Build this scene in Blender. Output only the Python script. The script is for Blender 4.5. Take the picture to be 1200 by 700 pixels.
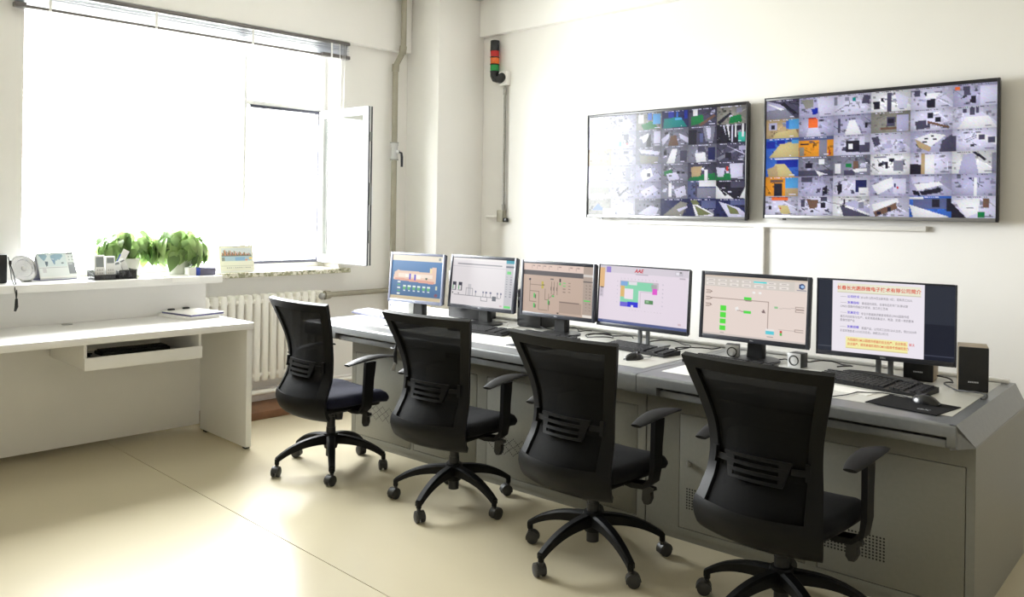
import bpy, bmesh, math, random
import numpy as np
from mathutils import Vector, Matrix, Euler

for o in list(bpy.data.objects):
    bpy.data.objects.remove(o)
SC = bpy.context.scene
COL = SC.collection
R = math.radians
random.seed(7)

# ------------------------------------------------------------------ camera
cam_data = bpy.data.cameras.new('camera')
cam_data.sensor_width = 36.0
cam_data.lens = 990.0 / 1200.0 * 36.0
cam_data.shift_y = -(350.0 - 246.6) / 1200.0
cam_data.clip_start = 0.05
cam = bpy.data.objects.new('camera', cam_data)
COL.objects.link(cam)
cam.matrix_world = (Matrix.Translation((0, 0, 1.5)) @ Matrix.Rotation(R(44.7), 4, 'Z')
                    @ Matrix.Rotation(R(90), 4, 'X') @ Matrix.Rotation(R(0.84), 4, 'Z'))
SC.camera = cam

# ------------------------------------------------------------------ light
SKY = 46.5
world = bpy.data.worlds.new('world')
SC.world = world
world.use_nodes = True
nt = world.node_tree
nt.nodes.clear()
wo = nt.nodes.new('ShaderNodeOutputWorld')
bg = nt.nodes.new('ShaderNodeBackground')
tc = nt.nodes.new('ShaderNodeTexCoord')
sep = nt.nodes.new('ShaderNodeSeparateXYZ')
ramp = nt.nodes.new('ShaderNodeValToRGB')
ramp.color_ramp.elements[0].position = 0.47
ramp.color_ramp.elements[0].color = (0.50, 0.50, 0.47, 1)
ramp.color_ramp.elements[1].position = 0.52
ramp.color_ramp.elements[1].color = (0.985, 0.985, 1.0, 1)
mad = nt.nodes.new('ShaderNodeMath'); mad.operation = 'MULTIPLY_ADD'
mad.inputs[1].default_value = 0.5; mad.inputs[2].default_value = 0.5
nt.links.new(tc.outputs['Generated'], sep.inputs[0])
nt.links.new(sep.outputs['Z'], mad.inputs[0])
nt.links.new(mad.outputs[0], ramp.inputs[0])
nt.links.new(ramp.outputs[0], bg.inputs[0])
bg.inputs[1].default_value = SKY
nt.links.new(bg.outputs[0], wo.inputs[0])


def area(name, loc, rot, sx, sy, power, color, portal=False):
    ld = bpy.data.lights.new(name, 'AREA')
    ld.shape = 'RECTANGLE'; ld.size = sx; ld.size_y = sy
    ld.energy = power; ld.color = color
    if portal:
        ld.cycles.is_portal = True
    lo = bpy.data.objects.new(name, ld)
    COL.objects.link(lo)
    lo.location = loc; lo.rotation_euler = rot
    return lo


# daylight portal in the window opening (guides the sky light, adds none)
area('window_portal', (-6.02, 2.7, 1.91), (0, R(-90), 0), 1.8, 2.3, 1, (1, 1, 1), True)
vs = SC.view_settings
vs.view_transform = 'Standard'
vs.look = 'None'
vs.gamma = 1.0
vs.exposure = 0.0
vs.use_curve_mapping = False
SC.cycles.max_bounces = 12
SC.cycles.diffuse_bounces = 8
SC.cycles.glossy_bounces = 4
SC.cycles.transparent_max_bounces = 8
SC.cycles.caustics_reflective = False
SC.cycles.caustics_refractive = False
SC.cycles.sample_clamp_indirect = 6.0


# ------------------------------------------------------------------ materials
def lin(c):
    out = []
    for x in c[:3]:
        x = x / 255.0
        out.append(x / 12.92 if x <= 0.04045 else ((x + 0.055) / 1.055) ** 2.4)
    return tuple(out)


def mat(name, col, rough=0.5, metal=0.0, var=0.04, scale=8.0, bump=0.0, bscale=60.0, coat=0.0, spec=None,
        rvar=0.0):
    m = bpy.data.materials.new(name); m.use_nodes = True
    n = m.node_tree.nodes; l = m.node_tree.links
    b = n['Principled BSDF']
    c = lin(col)
    t = n.new('ShaderNodeTexCoord')
    no = n.new('ShaderNodeTexNoise'); no.inputs['Scale'].default_value = scale
    no.inputs['Detail'].default_value = 4
    l.new(t.outputs['Object'], no.inputs['Vector'])
    rp = n.new('ShaderNodeValToRGB')
    rp.color_ramp.elements[0].position = 0.3; rp.color_ramp.elements[1].position = 0.7
    rp.color_ramp.elements[0].color = (*[x * (1 - var) for x in c], 1)
    rp.color_ramp.elements[1].color = (*[min(1, x * (1 + var)) for x in c], 1)
    l.new(no.outputs['Fac'], rp.inputs[0]); l.new(rp.outputs[0], b.inputs['Base Color'])
    b.inputs['Roughness'].default_value = rough
    b.inputs['Metallic'].default_value = metal
    if spec is not None:
        b.inputs['Specular IOR Level'].default_value = spec
    if coat:
        b.inputs['Coat Weight'].default_value = coat
        b.inputs['Coat Roughness'].default_value = 0.06
    if rvar:
        mr = n.new('ShaderNodeMapRange')
        mr.inputs[3].default_value = rough - rvar; mr.inputs[4].default_value = rough + rvar
        l.new(no.outputs['Fac'], mr.inputs[0]); l.new(mr.outputs[0], b.inputs['Roughness'])
    if bump:
        n2 = n.new('ShaderNodeTexNoise'); n2.inputs['Scale'].default_value = bscale
        n2.inputs['Detail'].default_value = 3
        l.new(t.outputs['Object'], n2.inputs['Vector'])
        bp = n.new('ShaderNodeBump'); bp.inputs['Strength'].default_value = bump
        bp.inputs['Distance'].default_value = 0.002
        l.new(n2.outputs['Fac'], bp.inputs['Height']); l.new(bp.outputs[0], b.inputs['Normal'])
    return m


WALL = mat('wall_paint', (242, 240, 238), 0.75, var=0.012, scale=1.5, bump=0.12, bscale=90)
CEIL = mat('ceiling_tile_paint', (236, 235, 231), 0.8, var=0.02, bump=0.3, bscale=140)
FLOOR = mat('vinyl_floor', (202, 192, 166), 0.27, var=0.03, scale=1.3, bump=0.05, bscale=25, spec=0.3)
SEAM = mat('floor_seam', (120, 108, 84), 0.7)
WOOD = mat('brown_wood', (122, 84, 58), 0.5, var=0.25, scale=9, bump=0.2, bscale=30)
PVC = mat('white_pvc', (244, 245, 246), 0.35, var=0.01)
GASKET = mat('window_gasket', (58, 60, 76), 0.5, var=0.05)
BLINDW = mat('blind_slat_enamel', (168, 170, 180), 0.4, metal=0.1, var=0.03)
BLINDD = mat('blind_rail_grey', (108, 104, 104), 0.4, metal=0.4, var=0.06)
RADW = mat('radiator_enamel', (244, 242, 236), 0.32, var=0.01)
PIPEG = mat('pipe_paint', (156, 151, 136), 0.45, var=0.05, scale=20)
METAL = mat('steel', (160, 160, 158), 0.35, metal=0.8, var=0.08, scale=30)
GALV = mat('galvanised_conduit', (150, 148, 142), 0.42, metal=0.55, var=0.08, scale=40)
BLK = mat('black_plastic', (16, 16, 18), 0.42, var=0.15, scale=40, bump=0.06, bscale=300)
BLKG = mat('glossy_black_plastic', (18, 19, 24), 0.25, var=0.1)
BEZEL = mat('monitor_bezel', (44, 46, 56), 0.38, var=0.08, scale=30)
BEZELS = mat('monitor_bezel_silver', (104, 108, 126), 0.4, metal=0.0, var=0.06)
TVB = mat('television_bezel', (38, 38, 44), 0.28, var=0.08)
TVS = mat('television_chin_silver', (150, 150, 152), 0.3, metal=0.6, var=0.06)
FABRIC = mat('chair_fabric', (11, 11, 15), 0.9, var=0.3, scale=120, bump=0.5, bscale=260, spec=0.25)
FABRICN = mat('chair_fabric_navy', (17, 19, 38), 0.88, var=0.3, scale=120, bump=0.5, bscale=260, spec=0.25)
CHAIRB = mat('chair_black_nylon', (8, 8, 9), 0.5, spec=0.2, var=0.12, scale=30, bump=0.05, bscale=400)
CASTER = mat('caster_nylon', (46, 45, 44), 0.45, var=0.15)
LAM = mat('white_laminate', (237, 236, 234), 0.28, var=0.01, scale=3)
STEELP = mat('console_steel_paint', (124, 123, 115), 0.42, var=0.03, scale=60, bump=0.05, bscale=500)
STEELD = mat('console_trim_grey', (126, 128, 130), 0.32, metal=0.35, var=0.05, scale=50, bump=0.05, bscale=500)
INLAY = mat('console_inlay', (226, 226, 221), 0.25, var=0.015, scale=30)
DARK = mat('recess_shade', (20, 20, 20), 0.8)  # near-black colour put in for the shade inside slots and holes
PAPER = mat('paper', (247, 246, 243), 0.7, var=0.01)
SILV = mat('silver_plastic', (206, 206, 208), 0.3, metal=0.3, var=0.03)
CABLE = mat('black_cable', (22, 22, 23), 0.5)
CABLEG = mat('grey_cable', (150, 148, 140), 0.5)
POT = mat('white_pot_glaze', (242, 241, 236), 0.25, var=0.015)
SOIL = mat('soil', (62, 48, 36), 0.95, var=0.3, scale=60)
STEM = mat('green_stem', (128, 158, 70), 0.5, var=0.15)
MESHB = mat('black_wire_mesh', (34, 34, 42), 0.5, metal=0.3)
_n = MESHB.node_tree.nodes; _l = MESHB.node_tree.links
_mx = _n.new('ShaderNodeMixShader'); _mx.inputs[0].default_value = 0.45; _tr = _n.new('ShaderNodeBsdfTransparent')
_l.new(_n['Principled BSDF'].outputs[0], _mx.inputs[1]); _l.new(_tr.outputs[0], _mx.inputs[2]); _l.new(_mx.outputs[0], _n['Material Output'].inputs[0])
BLUEB = mat('blue_card', (52, 74, 168), 0.5, var=0.08)
GREYB = mat('grey_violet_card', (108, 106, 128), 0.5, var=0.06)
TAN = mat('tan_paint', (206, 190, 150), 0.6, var=0.06)
RED = mat('red_lens', (188, 40, 40), 0.25, var=0.12, scale=60)
ORANGE = mat('amber_lens', (226, 108, 40), 0.25, var=0.12, scale=60)
GREEN = mat('green_lens', (26, 140, 62), 0.25, var=0.12, scale=60)
LCDG = mat('grey_lcd', (140, 146, 148), 0.25)
LETTERG = mat('grey_lettering', (196, 198, 204), 0.5)
KEYM = mat('keycap_black', (34, 34, 36), 0.5, var=0.12, scale=50)
KEYW = mat('keycap_white', (224, 226, 232), 0.5)
KEYCASE = mat('keyboard_case_shade', (104, 106, 128), 0.5)  # white keyboard's case greyed so shade shows between the keys
FOLD = mat('folder_edge', (88, 86, 132), 0.5)
SPKSIDE = mat('speaker_wood_grain', (176, 160, 136), 0.5, var=0.2, scale=20)


def granite():
    m = mat('granite_sill', (205, 200, 182), 0.25)
    n = m.node_tree.nodes; l = m.node_tree.links; b = n['Principled BSDF']
    t = n.new('ShaderNodeTexCoord')
    v = n.new('ShaderNodeTexVoronoi'); v.inputs['Scale'].default_value = 55
    l.new(t.outputs['Object'], v.inputs['Vector'])
    rp = n.new('ShaderNodeValToRGB'); e = rp.color_ramp.elements
    e[0].position = 0.0; e[0].color = (*lin((92, 92, 72)), 1)
    e[1].position = 1.0; e[1].color = (*lin((236, 232, 220)), 1)
    x = e.new(0.35); x.color = (*lin((160, 158, 128)), 1)
    x = e.new(0.6); x.color = (*lin((214, 210, 194)), 1)
    l.new(v.outputs['Color'], rp.inputs[0]); l.new(rp.outputs[0], b.inputs['Base Color'])
    return m


GRANITE = granite()


def glass_mat():
    m = bpy.data.materials.new('window_glass'); m.use_nodes = True
    n = m.node_tree.nodes; l = m.node_tree.links; n.clear()
    o = n.new('ShaderNodeOutputMaterial'); mx = n.new('ShaderNodeMixShader')
    tr = n.new('ShaderNodeBsdfTransparent'); gl = n.new('ShaderNodeBsdfGlossy')
    gl.inputs['Roughness'].default_value = 0.02
    no = n.new('ShaderNodeTexNoise'); no.inputs['Scale'].default_value = 2
    rp = n.new('ShaderNodeValToRGB')
    rp.color_ramp.elements[0].color = (0.93, 0.96, 0.95, 1); rp.color_ramp.elements[1].color = (0.97, 0.98, 0.98, 1)
    l.new(no.outputs['Fac'], rp.inputs[0]); l.new(rp.outputs[0], tr.inputs[0])
    lw = n.new('ShaderNodeLayerWeight'); lw.inputs[0].default_value = 0.12
    l.new(lw.outputs['Fresnel'], mx.inputs[0])
    l.new(tr.outputs[0], mx.inputs[1]); l.new(gl.outputs[0], mx.inputs[2]); l.new(mx.outputs[0], o.inputs[0])
    return m


GLASS = glass_mat()


def net_mat():
    """open-weave chair mesh: black yarn with a share of open holes"""
    m = mat('chair_mesh_net', (4, 4, 5), 0.8, spec=0.2, var=0.2, scale=150, bump=0.3, bscale=300)
    n = m.node_tree.nodes; l = m.node_tree.links; b = n['Principled BSDF']
    o = n['Material Output']; mx = n.new('ShaderNodeMixShader'); tr = n.new('ShaderNodeBsdfTransparent')
    t = n.new('ShaderNodeTexCoord')
    wv = n.new('ShaderNodeTexWave'); wv.bands_direction = 'Z'; wv.inputs['Scale'].default_value = 60
    wv.inputs['Distortion'].default_value = 0.5
    l.new(t.outputs['Object'], wv.inputs['Vector'])
    mr = n.new('ShaderNodeMapRange'); mr.inputs[3].default_value = 0.07; mr.inputs[4].default_value = 0.18
    l.new(wv.outputs['Fac'], mr.inputs[0]); l.new(mr.outputs[0], mx.inputs[0])
    l.new(b.outputs[0], mx.inputs[1]); l.new(tr.outputs[0], mx.inputs[2]); l.new(mx.outputs[0], o.inputs[0])
    return m


NET = net_mat()


def leaf_mat(name, a, b_, ):
    m = mat(name, a, 0.35, var=0.1, scale=20)
    n = m.node_tree.nodes; l = m.node_tree.links; b = n['Principled BSDF']
    oi = n.new('ShaderNodeObjectInfo')
    rp = n.new('ShaderNodeValToRGB')
    rp.color_ramp.elements[0].color = (*lin(a), 1); rp.color_ramp.elements[1].color = (*lin(b_), 1)
    l.new(oi.outputs['Random'], rp.inputs[0]); l.new(rp.outputs[0], b.inputs['Base Color'])
    # thin leaf lets daylight through
    o = n['Material Output']; mx = n.new('ShaderNodeMixShader'); mx.inputs[0].default_value = 0.5
    tl = n.new('ShaderNodeBsdfTranslucent')
    l.new(rp.outputs[0], tl.inputs[0])
    l.new(b.outputs[0], mx.inputs[1]); l.new(tl.outputs[0], mx.inputs[2]); l.new(mx.outputs[0], o.inputs[0])
    return m


LEAF = leaf_mat('pothos_leaf', (88, 116, 68), (176, 200, 132))


def screen_mat(name, strength, rough=0.12, attr=True, col=(255, 255, 255), black=(8, 8, 10)):
    m = bpy.data.materials.new(name); m.use_nodes = True
    n = m.node_tree.nodes; l = m.node_tree.links; b = n['Principled BSDF']
    b.inputs['Base Color'].default_value = (*lin(black), 1)
    b.inputs['Roughness'].default_value = rough
    b.inputs['Specular IOR Level'].default_value = 0.22
    if attr:
        at = n.new('ShaderNodeAttribute'); at.attribute_name = 'Col'
        l.new(at.outputs['Color'], b.inputs['Emission Color'])
    else:
        b.inputs['Emission Color'].default_value = (*lin(col), 1)
    b.inputs['Emission Strength'].default_value = strength
    return m


TVSCR = screen_mat('television_screen', 1.08, 0.16)
MONSCR = screen_mat('monitor_screen', 0.95, 0.35)


def emis(name, col, s=0.9):
    return screen_mat(name, s, 0.4, False, col)


T_RED = emis('screen_red_text', (226, 78, 62)); T_VIO = emis('screen_violet_text', (84, 60, 216))
T_GRY = emis('screen_grey_text', (118, 112, 122)); T_CRIM = emis('screen_crimson_text', (206, 26, 48))
T_DRK = emis('screen_dark_text', (70, 70, 90))


def print_mat(name, rough=0.6):
    m = mat(name, (255, 255, 255), rough)
    n = m.node_tree.nodes; l = m.node_tree.links; b = n['Principled BSDF']
    at = n.new('ShaderNodeAttribute'); at.attribute_name = 'Col'
    l.new(at.outputs['Color'], b.inputs['Base Color'])
    return m


PRINT = print_mat('printed_card')


# ------------------------------------------------------------------ mesh helpers
class MB:
    def __init__(s):
        s.bm = bmesh.new()

    def box(s, x0, x1, y0, y1, z0, z1, bev=0.0, seg=2, M=None):
        r = bmesh.ops.create_cube(s.bm, size=1.0)
        vs_ = r['verts']
        for v in vs_:
            v.co = Vector(((x0 + x1) / 2 + v.co.x * (x1 - x0), (y0 + y1) / 2 + v.co.y * (y1 - y0),
                           (z0 + z1) / 2 + v.co.z * (z1 - z0)))
        if bev > 0:
            es = list({e for v in vs_ for e in v.link_edges})
            r2 = bmesh.ops.bevel(s.bm, geom=es, offset=bev, segments=seg, profile=0.5, affect='EDGES')
            vs_ = list({v for f in r2['faces'] for v in f.verts} | {v for v in vs_ if v.is_valid})
        if M is not None:
            for v in vs_:
                v.co = M @ v.co
        return s

    def ring_surface(s, rings, closed=False, cap=True):
        """rings: list of lists of Vectors (same length), skinned with quads; each ring is a loop"""
        vr = [[s.bm.verts.new(p) for p in r] for r in rings]
        n = len(vr[0])
        for a, b in zip(vr[:-1], vr[1:]):
            for i in range(n):
                j = (i + 1) % n
                s.bm.faces.new((a[i], a[j], b[j], b[i]))
        if closed:
            a, b = vr[-1], vr[0]
            for i in range(n):
                j = (i + 1) % n
                s.bm.faces.new((a[i], a[j], b[j], b[i]))
        elif cap:
            s.bm.faces.new(list(reversed(vr[0]))); s.bm.faces.new(vr[-1])
        return s

    def cyl(s, p0, p1, r0, r1=None, seg=14):
        return s.tube([p0, p1], [r0, r0 if r1 is None else r1], seg)

    def tube(s, pts, r, seg=8, closed=False):
        pts = [Vector(p) for p in pts]
        n = len(pts)
        rs = r if isinstance(r, (list, tuple)) else [r] * n
        rings = []
        prev = None
        for i, p in enumerate(pts):
            if closed:
                d = pts[(i + 1) % n] - pts[i - 1]
            else:
                d = pts[min(i + 1, n - 1)] - pts[max(i - 1, 0)]
            d.normalize()
            if prev is None:
                ref = Vector((0, 0, 1)) if abs(d.z) < 0.9 else Vector((1, 0, 0))
                a = d.cross(ref).normalized()
            else:
                a = (prev - d * prev.dot(d)).normalized()
            prev = a
            b = d.cross(a)
            rings.append([p + (a * math.cos(t) + b * math.sin(t)) * rs[i]
                          for t in [2 * math.pi * k / seg for k in range(seg)]])
        return s.ring_surface(rings, closed)

    def lathe(s, prof, c=(0, 0, 0), seg=24, M=None, cap=True):
        rings = []
        for r, z in prof:
            ring = [Vector((c[0] + r * math.cos(t), c[1] + r * math.sin(t), c[2] + z))
                    for t in [2 * math.pi * k / seg for k in range(seg)]]
            if M is not None:
                ring = [M @ v for v in ring]
            rings.append(ring)
        return s.ring_surface(rings, cap=cap)

    def prism(s, poly, axis, a, b):
        """poly: 2-D points; axis 'x','y','z' is the extrusion direction"""
        def P(p, w):
            return {'x': Vector((w, p[0], p[1])), 'y': Vector((p[0], w, p[1])), 'z': Vector((p[0], p[1], w))}[axis]
        return s.ring_surface([[P(p, a) for p in poly], [P(p, b) for p in poly]])

    def shell(s, fn, c0, c1, s0, s1, nc, ns, t):
        """thick patch of a parametric surface fn(c,s) -> (point, normal)"""
        top, bot = [], []
        for j in range(ns + 1):
            ss = s0 + (s1 - s0) * j / ns
            a = c0(ss) if callable(c0) else c0
            b = c1(ss) if callable(c1) else c1
            rt_, rb = [], []
            for i in range(nc + 1):
                p, nrm = fn(a + (b - a) * i / nc, ss)
                rt_.append(s.bm.verts.new(p + nrm * t[0])); rb.append(s.bm.verts.new(p + nrm * t[1]))
            top.append(rt_); bot.append(rb)
        f = s.bm.faces.new
        for j in range(ns):
            for i in range(nc):
                f((top[j][i], top[j][i + 1], top[j + 1][i + 1], top[j + 1][i]))
                f((bot[j][i], bot[j + 1][i], bot[j + 1][i + 1], bot[j][i + 1]))
            f((top[j][0], top[j + 1][0], bot[j + 1][0], bot[j][0]))
            f((top[j][nc], bot[j][nc], bot[j + 1][nc], top[j + 1][nc]))
        for i in range(nc):
            f((top[0][i], bot[0][i], bot[0][i + 1], top[0][i + 1]))
            f((top[ns][i], top[ns][i + 1], bot[ns][i + 1], bot[ns][i]))
        return s

    def mesh(s, name, m, angle=40):
        bmesh.ops.recalc_face_normals(s.bm, faces=s.bm.faces[:])
        me = bpy.data.meshes.new(name)
        s.bm.to_mesh(me); s.bm.free()
        me.polygons.foreach_set('use_smooth', [True] * len(me.polygons))
        me.set_sharp_from_angle(angle=R(angle))
        me.materials.append(m)
        return me

    def obj(s, name, m, parent=None, angle=40, loc=None, rot=None):
        return link(name, s.mesh(name, m, angle), parent, loc, rot)


def link(name, me, parent=None, loc=None, rot=None):
    o = bpy.data.objects.new(name, me)
    COL.objects.link(o)
    if parent is not None:
        o.parent = parent
    if loc is not None:
        o.location = loc
    if rot is not None:
        o.rotation_euler = rot
    return o


def bxo(name, m, parent, x0, x1, y0, y1, z0, z1, bev=0.0, **k):
    return MB().box(x0, x1, y0, y1, z0, z1, bev).obj(name, m, parent, **k)


def thing(name, label, cat, loc=(0, 0, 0), rz=0.0, group=None):
    o = bpy.data.objects.new(name, None)
    o.empty_display_size = 0.1
    COL.objects.link(o)
    o.location = loc; o.rotation_euler = (0, 0, rz)
    o['label'] = label; o['category'] = cat
    if group:
        o['group'] = group
    return o


def tag(o, label, cat, group=None):
    o['label'] = label; o['category'] = cat
    if group:
        o['group'] = group
    return o


def struct(o):
    o['kind'] = 'structure'
    return o


KIDS = {}


def dup(root, loc, rz, label):
    kids = {}
    for ob in COL.objects:
        if ob.parent is not None:
            kids.setdefault(ob.parent.name, []).append(ob)
    r = root.copy(); COL.objects.link(r)
    r.location = loc; r.rotation_euler = (0, 0, rz); r['label'] = label
    for ch in kids.get(root.name, []):
        c = ch.copy(); COL.objects.link(c); c.parent = r
        for g in kids.get(ch.name, []):
            d = g.copy(); COL.objects.link(d); d.parent = c
    return r


FONT_CACHE = {}


def text(name, body, size, m, parent, loc, rot, align='LEFT', bold=0.0, depth=0.0003, shear=0.0, sx=1.0):
    """lettering as a flat mesh"""
    cu = bpy.data.curves.new(name, 'FONT')
    cu.body = body; cu.size = size; cu.align_x = align; cu.align_y = 'CENTER'
    cu.extrude = depth; cu.offset = bold; cu.shear = shear; cu.resolution_u = 2
    tmp = bpy.data.objects.new(name + '_tmp', cu)
    COL.objects.link(tmp)
    dg = bpy.context.evaluated_depsgraph_get()
    dg.update()
    me = bpy.data.meshes.new_from_object(tmp.evaluated_get(dg))
    bpy.data.objects.remove(tmp); bpy.data.curves.remove(cu)
    me.materials.clear(); me.materials.append(m)
    o = link(name, me, parent, loc, rot)
    o.scale = (sx, 1, 1)
    return o


# ------------------------------------------------------------------ flat pictures painted on vertex grids
class Pic:
    def __init__(s, w, h, bgc):
        s.w, s.h = w, h
        s.a = np.empty((h, w, 3)); s.a[:] = bgc
        s.X, s.Y = np.meshgrid((np.arange(w) + 0.5) / w, (np.arange(h) + 0.5) / h)

    def rect(s, x0, y0, x1, y1, c):
        i0, i1 = int(round(x0 * s.w)), int(round(x1 * s.w)); j0, j1 = int(round(y0 * s.h)), int(round(y1 * s.h))
        i1 = max(i1, i0 + 1); j1 = max(j1, j0 + 1)
        s.a[max(0, j0):j1, max(0, i0):i1] = c

    def poly(s, pts, c):
        ins = np.zeros((s.h, s.w), bool)
        n = len(pts)
        for i in range(n):
            (xa, ya), (xb, yb) = pts[i], pts[(i + 1) % n]
            if ya == yb:
                continue
            cond = ((ya > s.Y) != (yb > s.Y)) & (s.X < (xb - xa) * (s.Y - ya) / (yb - ya) + xa)
            ins ^= cond
        s.a[ins] = c

    def disc(s, x, y, r, c, asp=1.0):
        s.a[((s.X - x) ** 2 + ((s.Y - y) / asp) ** 2) < r * r] = c

    def line(s, x0, y0, x1, y1, c, w=0.5):
        n = int(max(abs(x1 - x0) * s.w, abs(y1 - y0) * s.h) * 1.5) + 2
        for t in np.linspace(0, 1, n):
            i = int((x0 + (x1 - x0) * t) * s.w); j = int((y0 + (y1 - y0) * t) * s.h)
            if 0 <= i < s.w and 0 <= j < s.h:
                s.a[j, i] = c

    def paste(s, p, i, j):
        s.a[j:j + p.h, i:i + p.w] = p.a


def pic_mesh(name, pic, w, h, m, parent, y=0.0, z0=0.0, fn=None):
    """grid w x h in local XZ (facing -Y) coloured by pic at its vertices"""
    W, H = pic.w, pic.h
    xs = np.linspace(-w / 2, w / 2, W); zs = np.linspace(z0 + h, z0, H)
    X, Z = np.meshgrid(xs, zs)
    co = np.stack([X, np.full_like(X, y), Z], -1).reshape(-1, 3)
    if fn is not None:
        co = np.array([fn(c) for c in co])
    idx = np.arange(W * H).reshape(H, W)
    q = np.stack([idx[:-1, :-1], idx[1:, :-1], idx[1:, 1:], idx[:-1, 1:]], -1).reshape(-1, 4)
    me = bpy.data.meshes.new(name)
    me.vertices.add(W * H); me.vertices.foreach_set('co', co.ravel())
    me.loops.add(q.size); me.loops.foreach_set('vertex_index', q.ravel().astype(np.int32))
    me.polygons.add(len(q)); me.polygons.foreach_set('loop_start', np.arange(0, q.size, 4, dtype=np.int32))
    me.update(calc_edges=True)
    c = np.clip(pic.a.reshape(-1, 3) / 255.0, 0, 1)
    c = np.where(c <= 0.04045, c / 12.92, ((c + 0.055) / 1.055) ** 2.4)
    at = me.color_attributes.new('Col', 'FLOAT_COLOR', 'POINT')
    at.data.foreach_set('color', np.concatenate([c, np.ones((len(c), 1))], 1).astype(np.float32).ravel())
    me.materials.append(m)
    return link(name, me, parent)


# ================================================================== ROOM
WX = -5.75      # face of the window wall
TY = 5.02       # face of the television wall
CZ = 3.30
RX, FY = 3.4, -3.2

fl = struct(bxo('floor', SEAM, None, WX - 0.25, RX + 0.2, FY - 0.2, TY + 0.2, -0.12, -0.004))
for a, b in ((FY, 1.998), (2.002, TY)):
    bxo('floor_sheet', FLOOR, fl, WX, RX, a, b, -0.004, 0.0)

ce = struct(bxo('ceiling', SEAM, None, WX - 0.25, RX + 0.2, FY - 0.2, TY + 0.2, CZ + 0.014, CZ + 0.16))
tile_me = MB().box(-0.295, 0.295, -0.295, 0.295, 0, 0.014, 0.004, 1).mesh('ceiling_tile', CEIL)
nx, ny = int((RX - WX) / 0.6), int((TY - FY) / 0.6)
for i in range(nx + 1):
    for j in range(ny + 1):
        cx, cy = WX + 0.3 + 0.6 * i, TY - 0.3 - 0.6 * j
        if cx < RX - 0.2 and cy > FY + 0.2:
            link('ceiling_tile', tile_me, ce, (cx, cy, CZ))

# window wall with its opening (y 1.56..3.84, z 1.0..2.80)
OY0, OY1, OZ0, OZ1 = 1.56, 3.84, 0.985, 2.80
m = MB()
m.box(WX - 0.30, WX, FY - 0.2, OY0, 0, CZ)
m.box(WX - 0.30, WX, OY1, TY + 0.2, 0, CZ)
m.box(WX - 0.30, WX, OY0, OY1, 0, OZ0)
m.box(WX - 0.30, WX, OY0, OY1, OZ1, CZ)
struct(m.obj('wall_left', WALL))
struct(bxo('wall_back', WALL, None, WX, RX + 0.2, TY, TY + 0.2, 0, CZ))
struct(bxo('wall_right', WALL, None, RX, RX + 0.2, FY, TY, 0, CZ))
struct(bxo('wall_front', WALL, None, WX, RX + 0.2, FY - 0.2, FY, 0, CZ))
struct(bxo('trim_1', WALL, None, WX, WX + 0.07, FY, 4.50, 2.82, CZ - 0.001, 0.008))       # beam over the window
struct(bxo('trim_2', WALL, None, -5.33, RX, TY - 0.065, TY, 2.985, CZ - 0.001, 0.008))    # beam over the screens
struct(bxo('trim_3', WALL, None, WX, -5.331, 4.505, TY, 0, CZ - 0.001, 0.012))            # corner pillar
# low wooden casing over the pipes along the window wall
tr = struct(bxo('trim_4', WOOD, None, WX, -5.42, 2.66, 4.50, 0.0, 0.055, 0.004))
struct(bxo('baseboard_left', WALL, None, WX, WX + 0.015, 2.66, 4.50, 0.055, 0.15, 0.003))
struct(bxo('baseboard_back', WALL, None, -5.33, RX, TY - 0.012, TY, 0, 0.1, 0.003))

# ------------------------------------------------------------------ window
win = thing('window_1', 'white framed window full of daylight with its right casement swung open', 'window',
            (WX - 0.24, 2.7, OZ0))
del win['label']; del win['category']
win['kind'] = 'structure'
F = 0.055


def wbar(name, y0, y1, z0, z1, mt=PVC, x0=-0.03, x1=0.03, bev=0.006, parent=win):
    return bxo(name, mt, parent, x0, x1, y0 - 2.7, y1 - 2.7, z0 - OZ0, z1 - OZ0, bev)


MY = 3.13            # mullion left of the open casement
TZ = 2.30            # transom above it
wbar('frame', OY0, OY0 + F, OZ0, OZ1); wbar('frame', OY1 - F, OY1, OZ0, OZ1)
wbar('frame', OY0 + F, OY1 - F, OZ0, OZ0 + 0.075); wbar('frame', OY0 + F, OY1 - F, OZ1 - F, OZ1)
wbar('mullion', MY - 0.015, MY + 0.015, OZ0 + 0.075, OZ1 - F)
wbar('transom', MY + 0.015, OY1 - F, TZ - 0.02, TZ + 0.015)
CY0, CY1, CZ0, CZ1 = MY + 0.015, OY1 - F, OZ0 + 0.075, TZ - 0.02
m = MB()
for a in ((CY1 - 0.022, CY1, CZ0, CZ1), (CY0 + .022, CY1 - .022, CZ0, CZ0 + 0.022),
          (CY0 + .022, CY1 - .022, CZ1 - 0.022, CZ1)):
    m.box(-0.02, 0.034, a[0] - 2.7, a[1] - 2.7, a[2] - OZ0, a[3] - OZ0)
m.obj('casement_rebate', GASKET, win)
for (y0, y1, z0, z1) in ((OY0 + F, MY - 0.015, OZ0 + 0.075, OZ1 - F),
                         (CY0, CY1, TZ + 0.015, OZ1 - F)):
    wbar('pane', y0, y1, z0, z1, GLASS, -0.004, 0.004, 0)
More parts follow.
